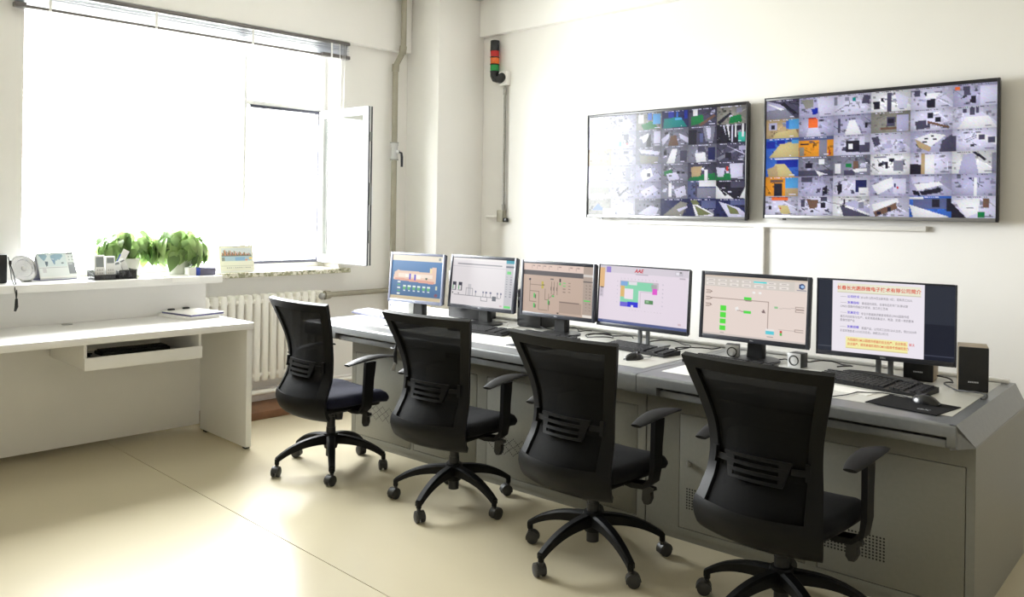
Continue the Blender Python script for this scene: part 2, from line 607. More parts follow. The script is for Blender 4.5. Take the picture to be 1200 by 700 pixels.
# open sash, hinged on the right jamb, swung into the room
SW, SH = CY1 - CY0 - 0.005, CZ1 - CZ0
sash = MB()
for a in ((0, 0.06, 0, SH), (SW - 0.06, SW, 0, SH), (0.06, SW - 0.06, 0, 0.06), (0.06, SW - 0.06, SH - 0.06, SH)):
    sash.box(a[0], a[1], -0.024, 0.024, a[2], a[3], 0.006)
sash = sash.obj('sash', PVC, win, loc=(0.03, CY1 - 2.7 + 0.01, CZ0 - OZ0), rot=(0, 0, R(3)))
bxo('sash_pane', GLASS, sash, 0.06, SW - 0.06, -0.004, 0.004, 0.06, SH - 0.06)
m = MB()
m.box(SW, SW + 0.004, -0.02, -0.008, 0.0, SH); m.box(SW, SW + 0.004, 0.006, 0.018, 0.0, SH)
m.box(0, SW, -0.022, -0.012, SH, SH + 0.003); m.box(0, SW, -0.022, -0.012, -0.003, 0)
m.obj('sash_gasket', BEZEL, sash)
m = MB()
m.box(SW + 0.001, SW + 0.010, -0.008, 0.006, SH * 0.38, SH * 0.52, 0.002)
m.box(SW + 0.001, SW + 0.008, -0.008, 0.006, SH * 0.78, SH * 0.84, 0.002)
m.box(SW + 0.001, SW + 0.008, -0.008, 0.006, SH * 0.14, SH * 0.22, 0.002)
m.obj('sash_latch', METAL, sash)
m = MB()
m.box(SW - 0.045, SW - 0.018, 0.024, 0.036, SH * 0.45, SH * 0.51, 0.003)
m.box(SW - 0.04, SW - 0.023, 0.036, 0.052, SH * 0.38, SH * 0.495, 0.004)
m.obj('sash_handle', PVC, sash)
sill = bxo('granite_sill', GRANITE, win, 0.03, 0.335, OY0 - 2.7 - 0.02, OY1 - 2.7 + 0.055, 0.0, 0.036, 0.004)

# ------------------------------------------------------------------ blind
BX = WX + 0.05
bl = thing('venetian_blind', 'silver white venetian blind drawn up to the top of the window', 'blind', (BX, 2.68, 2.68))
BL = 1.19
bxo('headrail', BLINDD, bl, -0.025, 0.03, -BL, BL, 0.112, 0.135, 0.003)
slat = MB()
prof = [(-0.025, 0.0), (-0.012, 0.004), (0.0, 0.0055), (0.012, 0.004), (0.025, 0.0), (0.025, -0.001), (0.012, 0.003),
        (0, 0.0045), (-0.012, 0.003), (-0.025, -0.001)]
slat.prism(prof, 'y', -BL + 0.005, BL - 0.005)
slat_me = slat.mesh('slat', BLINDW)
for i in range(11):
    link('slat', slat_me, bl, (0.0, random.uniform(-.003, .003), 0.026 + i * 0.0075), (0, R(random.uniform(-5, 9)), 0))
bxo('bottom_rail', BLINDD, bl, -0.024, 0.024, -BL, BL, 0.0, 0.018, 0.004)
for s_ in (-1, 1):  # right cap lengthened in dark grey to paint shade at the blind's end
    bxo('end_cap', BLINDD, bl, -0.027, 0.027, BL - 0.25, BL + 0.004, 0.002, 0.03, 0.004) if s_ > 0 else \
        bxo('end_cap', BLINDD, bl, -0.027, 0.027, -BL - 0.004, -BL + 0.06, 0.002, 0.03, 0.004)
for yy in (-1.0, -0.35, 0.35, 1.02):
    bxo('ladder_tape', PVC, bl, 0.026, 0.028, yy - 0.008, yy + 0.008, 0.0, 0.115)
MB().tube([(0.03, 1.09, 0.11), (0.034, 1.10, -0.2), (0.03, 1.105, -0.62)], 0.0035, 6).obj('tilt_wand', PVC, bl)
MB().tube([(0.03, 1.12, 0.11), (0.032, 1.125, -0.25), (0.031, 1.13, -0.5), (0.033, 1.135, -0.25), (0.03, 1.14, 0.11)], 0.0016, 5).obj('pull_cord', PVC, bl)

# ------------------------------------------------------------------ radiator and pipes
rad = thing('radiator', 'white column radiator under the window sill', 'radiator', (WX + 0.075, 3.17, 0.20))
sec = MB()
sec.box(-0.045, 0.045, -0.0235, 0.0235, 0.02, 0.66, 0.018, 3)
sec.box(-0.035, 0.035, -0.034, 0.034, 0.05, 0.085, 0.012, 2)
sec.box(-0.035, 0.035, -0.034, 0.034, 0.59, 0.625, 0.012, 2)
sec_me = sec.mesh('section', RADW, 50)
NS = 19
for i in range(NS):
    link('section', sec_me, rad, (0, 0.47 - 0.0655 * i - 0.033, 0))
m = MB(); m.lathe([(0.001, 0), (0.026, 0), (0.026, 0.012), (0.018, 0.018), (0.001, 0.018)], seg=16,
                  M=Matrix.Translation((0.046, 0.44, 0.615)) @ Matrix.Rotation(R(90), 4, 'Y'))
m.obj('end_plug', METAL, rad)
MB().box(-0.06, -0.045, 0.2, 0.23, 0.05, 0.6).box(-0.06, -0.045, -0.6, -0.57, 0.05, 0.6).obj('wall_bracket', RADW, rad)

PXX, PYY = -5.69, 4.336
hp = thing('heating_pipe', 'grey painted heating pipe rising beside the corner pillar and feeding the radiator', 'pipe',
           (PXX, PYY, 0.05))
m = MB()
m.tube([(0, 0, 0.0), (0, 0, 1.6), (0, 0, 2.62), (0.005, 0.005, 2.66), (0.05, 0.03, 2.75), (0.06, 0.035, 2.80), (0.06, 0.035, 3.24)],
       0.024, 12)
m.obj('riser', PIPEG, hp)
m = MB()
m.cyl((0, 0, 2.60), (0.002, 0.002, 2.66), 0.030); m.cyl((0.052, 0.031, 2.745), (0.06, 0.035, 2.81), 0.030)
m.cyl((0, 0, 0.73), (0, 0, 0.81), 0.031)
m.obj('pipe_joint', PIPEG, hp)
v = MB(); v.cyl((0, 0, 1.86), (0, 0, 1.885), 0.032, seg=8).cyl((0, 0, 1.885), (0, 0, 1.975), 0.029)
v.cyl((0, 0, 1.975), (0, 0, 2.0), 0.034, seg=8).cyl((0, 0, 1.925), (0.045, 0.02, 1.925), 0.016)
v = v.obj('ball_valve', SILV, hp)
m = MB(); m.tube([(0.04, 0.018, 1.925), (0.062, 0.028, 1.915), (0.066, 0.03, 1.88), (0.066, 0.03, 1.80)], [0.006, 0.010, 0.011, 0.010], 8)
m.obj('valve_handle', BEZEL, v)
m = MB(); m.cyl((0, 0, 1.855), (0, 0, 1.865), 0.036).cyl((0, 0, 1.998), (0, 0, 2.006), 0.036)
m.obj('valve_collar', METAL, hp)
m = MB(); m.tube([(0.01, -0.66, 0.766), (0.005, -0.3, 0.768), (0.0, 0.0, 0.768), (0.0, 0.12, 0.768)], 0.021, 12)
m.obj('branch', PIPEG, hp)
m = MB(); m.cyl((0.01, -0.70, 0.765), (0.01, -0.665, 0.765), 0.022).cyl((0.01, -0.665, 0.765), (0.01, -0.615, 0.766), 0.036, 0.03, 8)
m.obj('union_nut', PIPEG, hp)
lp = MB(); lp.tube([(0.03, -1.62, 0.085), (0.03, 0.1, 0.085)], 0.02, 10); lp.obj('return_pipe', RADW, hp)

# ================================================================== TELEVISIONS
PAL = {'g': (188, 186, 220), 'l': (222, 220, 246), 'w': (246, 246, 252), 'd': (80, 78, 102), 'k': (40, 38, 54),
       'm': (140, 140, 160), 'b': (60, 110, 210), 'B': (30, 48, 170), 'c': (90, 170, 232), 'o': (242, 158, 48),
       'O': (255, 120, 60), 't': (196, 170, 130), 'y': (216, 198, 140), 'G': (30, 130, 74), 'T': (20, 140, 140),
       'r': (206, 60, 56), 'n': (120, 92, 78), 'e': (66, 200, 176), 's': (96, 104, 150), 'a': (150, 148, 140),
       'v': (40, 44, 96), 'q': (120, 126, 84)}
CW, CH = 44, 27


def cell(base, acc, seed, kind='r', clutter=5):
    rg = np.random.RandomState(seed)
    p = Pic(CW, CH, PAL[base])
    bc = np.array(PAL[base], float)
    # walls and floor of the watched room
    if kind == 'r':
        hx, hy = rg.uniform(.35, .65), rg.uniform(.22, .38)
        p.a *= 0.92
        p.poly([(hx - .18, hy), (hx + .18, hy), (1.15, 1.0), (-.15, 1.0)], bc * 1.0)
        p.poly([(hx - .18, hy), (-.15, 1), (-.1, 0), (hx - .18, 0)], bc * 0.96)
        p.poly([(hx + .18, hy), (1.15, 1), (1.1, 0), (hx + .18, 0)], bc * 0.86)
    elif kind == 'p':
        p.a *= (1.06 - 0.35 * ((p.X - .5) ** 2 + (p.Y - .45) ** 2))[..., None]
    for k in range(clutter):
        x, y = rg.uniform(0.05, .85), rg.uniform(.15, .75)
        w, h = rg.uniform(.05, .17), rg.uniform(.08, .25)
        sk = rg.uniform(-.06, .06)
        c = np.array(PAL[rg.choice(list('dmmklgdg'))], float)
        p.poly([(x, y), (x + w, y + sk), (x + w + sk, y + h + sk), (x + sk, y + h)], c)
        if rg.rand() < .5:
            p.poly([(x, y), (x + w, y + sk), (x + w * 1.3, y - .06)], c * 1.25)
    for k in range(16):
        x, y = rg.uniform(0, .95), rg.uniform(.1, .9)
        w, h = rg.uniform(.02, .09), rg.uniform(.03, .1)
        i0, i1, j0, j1 = int(x * CW), int((x + w) * CW) + 1, int(y * CH), int((y + h) * CH) + 1
        p.a[j0:j1, i0:i1] *= rg.choice([.6, .72, .82, .9, 1.1])
    for k in range(4):
        x, y = rg.uniform(0, 1), rg.uniform(.1, .6)
        p.line(x, y, x + rg.uniform(-.4, .4), y + rg.uniform(.1, .4), bc * rg.choice([.6, .75, 1.15]))
    for a in acc:
        c = np.array(PAL[a[0]], float)
        if len(a) == 5:
            p.rect(a[1], a[2], a[3], a[4], c)
        else:
            p.poly([(a[i], a[i + 1]) for i in range(1, len(a), 2)], c)
    p.a *= (0.93 - 0.55 * ((p.X - .5) ** 2 * 0.8 + (p.Y - .5) ** 2 * 0.7))[..., None]
    # caption ticks of the recorder
    for x in np.arange(.12, .8, .05):
        if rg.rand() < .7:
            p.rect(x, .035, x + .03, .075, PAL['k'] if base in 'glw' else PAL['l'])
    p.rect(.72, .88, .72 + .2 * rg.rand() + .03, .92, PAL['d'] if base in 'glw' else PAL['l'])
    p.a += rg.normal(0, 5, p.a.shape)
    return p


R2 = [
    [('d', [('g', 0, 0, .55, .3, .75, 1, 0, 1), ('m', 0, .55, .55, .45, .9, 1, 0, 1), ('k', .4, .2, .55, .15, .95, .75, .85, .8), ('w', .05, .2, .12, .2, .55, .5, .45, .55)], 'n', 0),
     ('g', [('a', .05, .1, .4, .1, .42, .5, .2, .6), ('l', .5, 0, 1, 0, 1, 1, .6, 1), ('B', .35, .6, .55, .55, .55, .85, .4, .9)], 'n', 1),
     ('l', [('d', .8, .1, .98, .15, .95, .55, .75, .5), ('T', .5, .2, .6, .38), ('m', .3, .15, .4, .32), ('m', 0, .1, .1, .5)], 'r', 0),
     ('w', [('k', .05, .5, .22, .5, .22, .85, .08, .85), ('l', .6, .1, .95, .4, .9, .9, .7, .9), ('d', .42, .1, .52, 1)], 'r', 6),
     ('l', [('k', .38, .6, .58, .55, .6, .95, .4, .95), ('w', .4, .3, .7, .3, .6, .55, .35, .5), ('d', .1, .1, .22, .4)], 'r', 4),
     ('g', [('O', .05, .1, .16, .25), ('d', .22, .1, .38, .1, .4, .5, .26, .55), ('k', .42, .55, .52, .55, .52, .9, .38, .85), ('l', .62, .15, 1, 1)], 'r', 1)],
    [('t', [('c', .68, .02, 1, .55), ('b', .62, .1, .7, .5), ('g', .1, .2, .35, .55), ('k', .15, .3, .28, .5), ('y', .3, .7, .9, .55, 1, 1, .2, 1)], 'r', 1),
     ('g', [('O', .28, .12, .55, .55), ('l', .28, .55, .55, .55, .65, 1, .2, 1), ('r', .28, .02, .5, .12)], 'p', 0),
     ('g', [('d', .12, .2, .18, .9), ('w', .42, .3, .58, .3, .75, 1, .3, 1), ('k', .85, .45, .9, .7)], 'r', 0),
     ('a', [('d', .4, .25, .62, .7), ('k', .44, .32, .58, .55), ('g', .65, .2, .95, .95), ('n', .25, .75, .65, .85)], 'r', 1),
     ('l', [('d', .1, .55, .38, .5, .38, .9, .15, .95), ('k', .4, .2, .55, .45), ('k', .6, .4, .72, .62), ('n', .4, .55, .95, .85, .9, .95, .4, .65)], 'p', 3),
     ('l', [('d', .22, .1, .32, .3), ('d', .38, .08, .5, .4), ('d', .52, .08, .58, .35), ('w', .3, .5, .8, .5, 1, 1, .1, 1)], 'r', 0)],
    [('b', [('B', .02, .15, .3, .5), ('y', .45, .3, 1, .15, 1, 1, .1, 1), ('B', .35, .1, .6, .28), ('c', .8, .1, 1, .3)], 'n', 0),
     ('o', [('m', .6, .2, .82, 1), ('s', 0, 0, 1, .18), ('k', .05, .35, .3, .42), ('a', .02, .5, .15, .95), ('r', .86, .7, .92, .95)], 'n', 1),
     ('l', [('k', .35, .3, .7, .85), ('w', .4, .45, .52, .7), ('d', .7, .4, .98, .9), ('l', .7, .1, .85, .5)], 'r', 10),
     ('l', [('d', .02, .2, .2, .15, .25, .55, .1, .65), ('g', .3, .5, .55, .75)], 'r', 6),
     ('g', [('w', .12, .35, .5, .12, .85, .25, .5, .75), ('t', .12, .38, .5, .76, .48, .98, .2, .75), ('k', .35, .35, .43, .42), ('k', .5, .22, .57, .28), ('k', .55, .38, .64, .45), ('k', .3, .48, .4, .55), ('d', .75, .5, 1, .2, 1, 1, .7, 1)], 'r', 2),
     ('l', [('w', .55, .2, 1, .45, 1, .8, .55, .45), ('d', .6, .3, .72, .5), ('d', .8, .42, .95, .68), ('k', .4, .7, .5, .8), ('d', 0, .3, .1, 1)], 'p', 2)],
    [('b', [('B', .35, .1, .98, .5), ('y', .3, .35, .6, .35, .9, 1, .1, 1), ('t', .05, .6, .35, .4, .4, 1, .1, 1), ('w', .3, .02, 1, .1)], 'n', 0),
     ('m', [('k', .2, .35, .4, .6), ('d', 0, .7, 1, 1), ('w', .5, .7, .8, .9, .6, 1), ('w', .6, .15, .75, .4)], 'r', 6),
     ('m', [('G', .35, .4, .5, .6), ('n', .55, .3, .68, .65), ('w', .05, .4, .2, .9), ('d', .3, .75, .6, 1), ('w', .5, .7, .9, .65, .9, .8, .6, .85)], 'r', 5),
     ('w', [('m', .1, .1, .4, .2), ('k', .2, .45, .3, .6), ('m', .6, .35, .85, .8), ('k', .38, .4, .45, .7)], 'p', 9),
     ('l', [('k', .0, .5, .28, .55, .32, 1, 0, 1), ('t', .28, .05, .36, 1), ('w', .36, .1, .6, 1)], 'p', 0),
     ('w', [('g', .25, .15, .5, .1, .6, 1, .15, 1), ('k', .45, .05, .55, .05, .78, .4, .72, .45), ('m', .88, .1, 1, 1)], 'r', 0)],
    [('o', [('k', .28, .35, .52, 1), ('c', .62, .05, 1, .6), ('t', .62, .6, 1, 1), ('n', .15, .15, .55, .28)], 'n', 0),
     ('g', [('d', .1, .05, .4, .3), ('k', .7, .6, .85, .45, .85, .9, .7, 1), ('w', .72, .72, .74, .75)], 'r', 5),
     ('l', [('v', .62, .22, .92, .8), ('w', .7, .6, .95, 1), ('k', .1, .5, .25, .4, .25, .8, .15, .95)], 'r', 3),
     ('g', [('w', .05, .5, .55, .1, .65, .5, .2, .95), ('l', .6, .2, .9, .9), ('r', .68, .55, .73, .65), ('v', .62, .4, .66, .6)], 'r', 4),
     ('g', [('w', .1, .45, .7, .35, .8, .5, .2, .75), ('k', .25, .8, .75, .6, .75, .85, .3, .98), ('l', .05, .1, .6, .1, .6, .35, .1, .4)], 'r', 4),
     ('g', [('w', .5, .2, .56, 1), ('v', .38, .18, .46, .25)], 'p', 0)],
    [('l', [('O', .2, .05, .7, .22), ('y', .4, .5, .7, .5, .8, .95, .5, .9), ('k', .12, .5, .2, .7), ('r', .45, .6, .5, .66)], 'r', 2),
     ('l', [('n', .25, .15, .6, .2, .55, .6, .35, .65), ('k', .65, .35, .8, .6), ('d', .1, .2, .2, .55), ('d', .65, .05, .85, .25)], 'p', 6),
     ('w', [('d', .2, .45, 1, .95, 1, 1, .3, 1), ('g', .25, .35, .6, .2, 1, .6, 1, .85), ('k', .3, .15, .34, .4), ('m', .7, .3, .85, .6)], 'r', 4),
     ('l', [('w', .05, .4, .7, .1, .75, .3, .1, .75), ('n', .1, .75, .68, .3, .7, .6, .15, 1), ('k', .18, .75, .3, .9), ('k', .45, .5, .55, .75)], 'r', 1),
     ('b', [('s', .1, .1, 1, .6), ('w', 0, .4, .95, .95, .9, 1, .1, 1), ('k', .55, .15, .72, .5), ('k', .88, .1, 1, .7), ('w', 0, .02, .35, .15)], 'n', 1),
     ('l', [('w', .05, .2, .65, .1, .6, .75, .35, .95), ('k', 0, .3, .35, 1, 0, 1), ('d', .35, .5, .5, .4), ('G', .6, .7, .75, .95), ('n', .7, .1, .85, .5)], 'n', 3)]]

R1 = [
    [('l', [('w', 0, 0, .8, .6)], 'p', 2), ('g', [('w', .3, .5, .7, .3, .8, .6, .4, .8)], 'r', 6),
     ('a', [('G', .2, .7, .6, .5, .9, .95, .3, 1), ('b', .45, .05, .62, .45), ('c', .65, .1, .95, .7), ('w', .1, .1, .3, .6)], 'r', 1),
     ('v', [('T', .1, .45, .7, .4, .95, .95, .05, 1), ('B', .25, .05, .45, .4), ('b', .55, .1, .62, .4), ('c', .5, .45, .75, .55), ('B', .85, .05, .95, .5)], 'n', 1),
     ('d', [('G', .1, .45, .5, .35, .55, .8, .1, .95), ('w', .15, .05, .32, .4), ('n', .35, .9, .9, .4, .95, .5, .45, 1)], 'r', 5),
     ('a', [('G', .45, .6, .8, .5, .85, .9, .4, .98), ('k', .0, .85, .45, .35, .5, .45, .1, 1), ('m', .65, .15, .85, .4)], 'r', 1)],
    [('l', [('w', .5, .1, 1, 1)], 'r', 2), ('g', [('w', 0, 0, .4, 1), ('r', .6, .7, .68, .8), ('d', .5, .2, .7, .5), ('e', .3, .6, .4, .9)], 'r', 3),
     ('m', [('w', .2, .4, .5, .2, .5, .5, .3, .8), ('k', .45, .5, .6, .2, .6, 1, .4, 1), ('l', .7, .1, .95, .8)], 'r', 2),
     ('m', [('n', .35, .45, .55, .4, .65, 1, .25, 1), ('l', 0, .6, .3, .25, .3, .5, .05, 1), ('l', .65, .3, 1, .6, 1, .9, .7, .6)], 'r', 2),
     ('d', [('m', .5, .0, .95, 0, .88, .85, .62, .85), ('l', .62, .1, .8, .1, .78, .75, .7, .75), ('k', 0, .2, .3, 1), ('s', .4, .4, .52, .9)], 'n', 3),
     ('k', [('l', .2, .05, .26, .05, .32, .6), ('w', .32, 0, .4, 0, .45, .9), ('l', .5, .05, .55, .95), ('w', .62, 0, .67, .7), ('e', .72, .45, .95, .95), ('w', .85, 0, .92, .7)], 'n', 2)],
    [('t', [('l', .1, .2, .4, .6)], 'p', 5), ('g', [('w', .1, .5, .3, 1), ('d', .5, .2, .7, .35)], 'r', 4),
     ('m', [('l', .1, .1, .95, .3, .9, .5, .2, .35), ('a', .15, .45, .9, .6, .85, 1, .2, .95)], 'r', 5),
     ('m', [('w', .4, .2, .6, .2, .5, 1, .2, 1), ('d', .7, .3, .95, .9), ('k', .1, .3, .2, .5)], 'r', 4),
     ('m', [('w', .25, .5, .6, .45, .65, .95, .3, 1), ('d', .35, .1, .6, .4), ('v', .7, .2, .95, .9)], 'r', 6),
     ('d', [('m', 0, .8, .7, .3, .72, .38, .1, .95), ('l', .3, .1, .95, .6, .93, .66), ('k', .3, .5, .5, .8), ('g', .75, .2, 1, .4)], 'n', 4)],
    [('l', [('y', .3, .1, .9, .35, .6, .55)], 'p', 4), ('g', [('w', .15, .1, .35, .9), ('m', .6, .2, .8, .9)], 'r', 4),
     ('g', [('w', .2, .5, .6, .2, .7, .7, .3, 1), ('d', .45, .5, .6, .75)], 'r', 3),
     ('m', [('G', .1, .45, .4, .35, .45, .6, .15, .7), ('l', .2, .6, .6, .5, .7, .9, .3, 1), ('k', .3, .65, .4, .75), ('k', .6, .45, .7, .6)], 'r', 4),
     ('d', [('G', .15, .75, .95, .6, 1, 1, 0, 1), ('t', .1, .25, .5, .2, .45, .75, .15, .8), ('w', .6, .4, .7, 1)], 'r', 2),
     ('d', [('G', .0, .7, .55, .6, .5, 1, 0, 1), ('l', .45, .1, .9, .12, .88, .85, .5, .9), ('r', .35, .25, .4, .5), ('l', 0, .3, .3, .35, .25, .8, .05, .8)], 'r', 2)],
    [('w', [('a', .1, .3, .9, .7)], 'p', 3), ('g', [('k', .3, .8, .7, .3, .75, .35, .35, .9)], 'r', 3),
     ('g', [('l', .2, .6, .7, .2, .9, .5, .4, .95), ('k', .5, .5, .56, .56), ('k', .65, .7, .7, .76), ('k', .4, .7, .45, .76)], 'r', 1),
     ('m', [('l', .5, .5, .9, .25, .95, .8, .6, .95), ('k', .6, .5, .64, .56), ('k', .75, .6, .8, .66), ('w', .3, .1, .42, .9)], 'r', 2),
     ('s', [('w', .4, .0, 1, .35), ('d', .28, .1, .34, .9), ('m', .35, .4, 1, .95)], 'n', 1),
     ('k', [('w', 0, .3, .6, 1, .0, 1), ('k', .05, .35, .4, .8, .3, .85), ('w', .8, .95, 1, .3, 1, 1), ('l', .2, .4, .32, .45), ('l', .4, .6, .52, .68), ('d', .5, .05, .95, .4)], 'n', 0)],
    [('a', [('b', .2, .7, .45, .3, .75, .7), ('w', .65, .6, 1, 1)], 'p', 1), ('l', [('w', .3, .3, .9, .9)], 'r', 3),
     ('m', [('l', .1, .9, .6, .4, .95, .55, .8, 1)], 'r', 2),
     ('v', [('a', .1, .95, .75, .15, 1, .25, .8, 1), ('l', .6, .6, 1, .4, 1, .5, .7, .75)], 'n', 1),
     ('v', [('w', .15, .15, .95, .85, .9, .95, .3, .95), ('q', .25, .35, .85, .85, .4, .95), ('q', .1, .1, .3, .05, .45, .3, .2, .35), ('s', .5, .1, 1, .5)], 'n', 2),
     ('v', [('l', .1, .15, .8, .5, 1, .8, 1, 1, .45, 1), ('q', .35, .3, .7, .55, .8, .8, .5, .8), ('s', .5, .05, 1, .35)], 'n', 2)]]


def wall_pic(rows, seed):
    P_ = Pic(CW * 6, CH * 6, PAL['g'])
    for j, row in enumerate(rows):
        for i, (b, acc, kd, cl) in enumerate(row):
            P_.paste(cell(b, acc, seed + j * 17 + i * 3, kd, cl), i * CW, j * CH)
    return P_


def television(label, x0, x1, z0, z1, rows, seed, tilt):
    w, h = x1 - x0, z1 - z0
    t = thing('television', label, 'television', ((x0 + x1) / 2, TY - 0.055, z0), 0, 'wall televisions showing camera feeds')
    bw = 0.013
    sc = pic_mesh('screen', wall_pic(rows, seed), w - 2 * bw, h - bw * 1.5 - 0.022, TVSCR, t, -0.012, 0.022)
    m = MB()
    m.box(-w / 2, -w / 2 + bw, -0.02, 0.0, 0, h, 0.002); m.box(w / 2 - bw, w / 2, -0.02, 0.0, 0, h, 0.002)
    m.box(-w / 2 + bw, w / 2 - bw, -0.02, 0.0, h - bw * 1.5, h, 0.002)
    m.obj('bezel', TVB, t)
    bxo('chin', TVS, t, -w / 2 + bw, w / 2 - bw, -0.021, 0, 0, 0.022, 0.003)
    bxo('back_housing', TVB, t, -w / 2 + 0.005, w / 2 - 0.005, -0.010, 0.032, 0.005, h - 0.005, 0.008)
    bxo('wall_mount', METAL, t, -0.3, 0.3, 0.030, 0.054, h * 0.3, h * 0.7, 0.003)
    bxo('indicator_light', BLKG, t, -w * 0.40, -w * 0.385, -0.019, -0.008, -0.008, 0.002)
    return t


television('left wall television whose camera grid shows green floors and is washed out by glare', -4.105, -2.763, 1.455, 2.228, R1, 100, 0)
television('right wall television with a camera grid of pale rooms and orange doors', -2.648, -1.305, 1.473, 2.236, R2, 900, 0)

# signal tower
sg = thing('signal_tower', 'black stack light with red amber and green lenses under the beam', 'signal light', (-5.15, TY, 2.55))
yo = -0.05
m = MB(); m.lathe([(0.001, 0.385), (0.036, 0.385), (0.039, 0.38), (0.039, 0.30), (0.001, 0.30)], (0, yo, 0), 18); m.obj('buzzer_cap', BLKG, sg)
for nm, mt, z in (('red_lens', RED, 0.245), ('amber_lens', ORANGE, 0.185), ('green_lens', GREEN, 0.125)):
    m = MB(); m.lathe([(0.001, 0), (0.036, 0), (0.037, 0.01), (0.037, 0.045), (0.036, 0.055), (0.001, 0.055)], (0, yo, z), 18)
    o = m.obj(nm, mt, sg)
m = MB()
for z in (0.118, 0.178, 0.238, 0.296):
    m.lathe([(0.001, 0), (0.040, 0), (0.040, 0.008), (0.001, 0.008)], (0, yo, z), 18)
m.obj('seal_ring', BLKG, sg)
m = MB(); m.tube([(0, yo, 0.118), (0, yo, 0.085), (0.012, yo, 0.062), (0.04, yo + .004, 0.052), (0.075, yo + .006, 0.055)], [0.038, 0.037, 0.034, 0.03, 0.028], 14)
m.obj('elbow_base', BLKG, sg)
m = MB(); m.lathe([(0.001, 0), (0.046, 0), (0.048, 0.006), (0.044, 0.022), (0.001, 0.024)], seg=20, M=Matrix.Translation((0.09, -0.052, 0.055)) @ Matrix.Rotation(R(70), 4, 'X') @ Matrix.Rotation(R(0), 4, 'Y'))
m.obj('mounting_disc', BLKG, sg)
bxo('junction_box', WALL, sg, 0.055, 0.145, -0.052, 0, 0.0, 0.115, 0.006)

cd = thing('conduit', 'thin galvanised conduit running down from the signal tower to a wall box', 'conduit', (-5.045, TY, 1.40))
MB().cyl((0, -0.025, 0.10), (0, -0.025, 1.145), 0.0115, seg=12).obj('pipe', GALV, cd)
MB().cyl((0, -0.025, 1.07), (0, -0.025, 1.13), 0.016, seg=12).obj('coupling', GALV, cd)
MB().cyl((0, -0.025, 0.095), (0, -0.025, 0.15), 0.016, seg=12).obj('coupling', GALV, cd)
bxo('wall_box', PIPEG, cd, -0.055, 0.012, -0.05, 0, 0.0, 0.10, 0.004)
bxo('plug', BLKG, cd, 0.014, 0.05, -0.045, -0.01, 0.0, 0.035, 0.004)
MB().tube([(-0.05, -0.02, 0.045), (-0.13, -0.015, 0.04), (-0.215, -0.012, 0.042)], 0.012, 8).obj('side_pipe', WALL, cd)

tk = thing('cable_trunking', 'white plastic cable trunking below the wall televisions', 'trunking', (-2.70, TY - 0.002, 0.75))
bxo('horizontal_duct', WALL, tk, -1.10, 1.02, -0.022, 0, 0.665, 0.695, 0.003)
bxo('vertical_duct', WALL, tk, -0.035, 0.035, -0.024, 0, 0.0, 0.665, 0.003)

# ================================================================== RECEPTION DESK
dk = thing('reception_desk', 'long white laminate desk with raised back shelf below the window', 'desk', (-5.1, 1.6, 0))
DX = 5.1; DYo = 1.6


def dbox(name, x0, x1, y0, y1, z0, z1, mt=LAM, bev=0.0015, parent=dk):
    return bxo(name, mt, parent, x0 + DX, x1 + DX, y0 - DYo, y1 - DYo, z0, z1, bev)


dbox('worktop', -5.475, -4.805, 0.2, 2.60, 0.742, 0.782)
dbox('side_panel', -5.44, -4.815, 2.56, 2.598, 0.012, 0.742)
dbox('back_panel', -5.47, -5.445, 0.25, 2.56, 0.042, 0.742)
dbox('riser', -5.515, -5.475, 0.2, 2.605, 0.70, 0.995)
dbox('shelf', -5.655, -5.285, 0.2, 2.63, 0.995, 1.04)
dbox('side_panel', -5.44, -4.815, 0.2, 0.238, 0.012, 0.742)
m = MB(); m.box(-5.40 + DX, -5.36 + DX, 2.565 - DYo, 2.593 - DYo, 0, 0.013); m.box(-4.86 + DX, -4.825 + DX, 2.565 - DYo, 2.593 - DYo, 0, 0.013)
m.box(-5.40 + DX, -5.36 + DX, 0.205 - DYo, 0.233 - DYo, 0, 0.013); m.box(-4.86 + DX, -4.825 + DX, 0.205 - DYo, 0.233 - DYo, 0, 0.013)
m.obj('foot', BLK, dk)
m = MB(); m.lathe([(0.001, 0), (0.03, 0), (0.031, 0.002), (0.029, 0.004), (0.001, 0.004)], (-5.40 + DX, 1.715 - DYo, 0.782), 20); m.obj('cable_grommet', METAL, dk)
ty = dbox('keyboard_tray', -5.42, -4.86, 1.635, 2.285, 0.596, 0.610)
dbox('tray_front', -4.86, -4.845, 1.63, 2.29, 0.594, 0.664, parent=ty)
dbox('tray_side', -5.42, -4.86, 1.63, 1.646, 0.60, 0.742, parent=ty)
dbox('tray_side', -5.42, -4.86, 2.274, 2.29, 0.60, 0.742, parent=ty)
# things in the tray
kd = thing('keyboard', 'black keyboard lying in the pull-out tray under the white desk', 'keyboard', (-5.22, 2.03, 0.611), R(90))
bxo('keyboard_case', BLK, kd, -0.2, 0.2, -0.07, 0.07, 0, 0.022, 0.006)
m = MB()
for r_ in range(5):
    for c_ in range(18):
        m.box(-0.19 + c_ * 0.0212, -0.19 + c_ * 0.0212 + 0.017, -0.055 + r_ * 0.022, -0.055 + r_ * 0.022 + 0.017, 0.021, 0.03)
m.obj('keys', KEYM, kd)['kind'] = 'stuff'
tag(MB().tube([(-5.23, 1.67, 0.617), (-5.20, 1.71, 0.619), (-5.24, 1.74, 0.619), (-5.18, 1.77, 0.622), (-5.24, 1.80, 0.619), (-5.30, 1.74, 0.617)], 0.006, 6)
    .obj('cable_coil', CABLE), 'loose black cable coiled in the left end of the desk tray', 'cable')

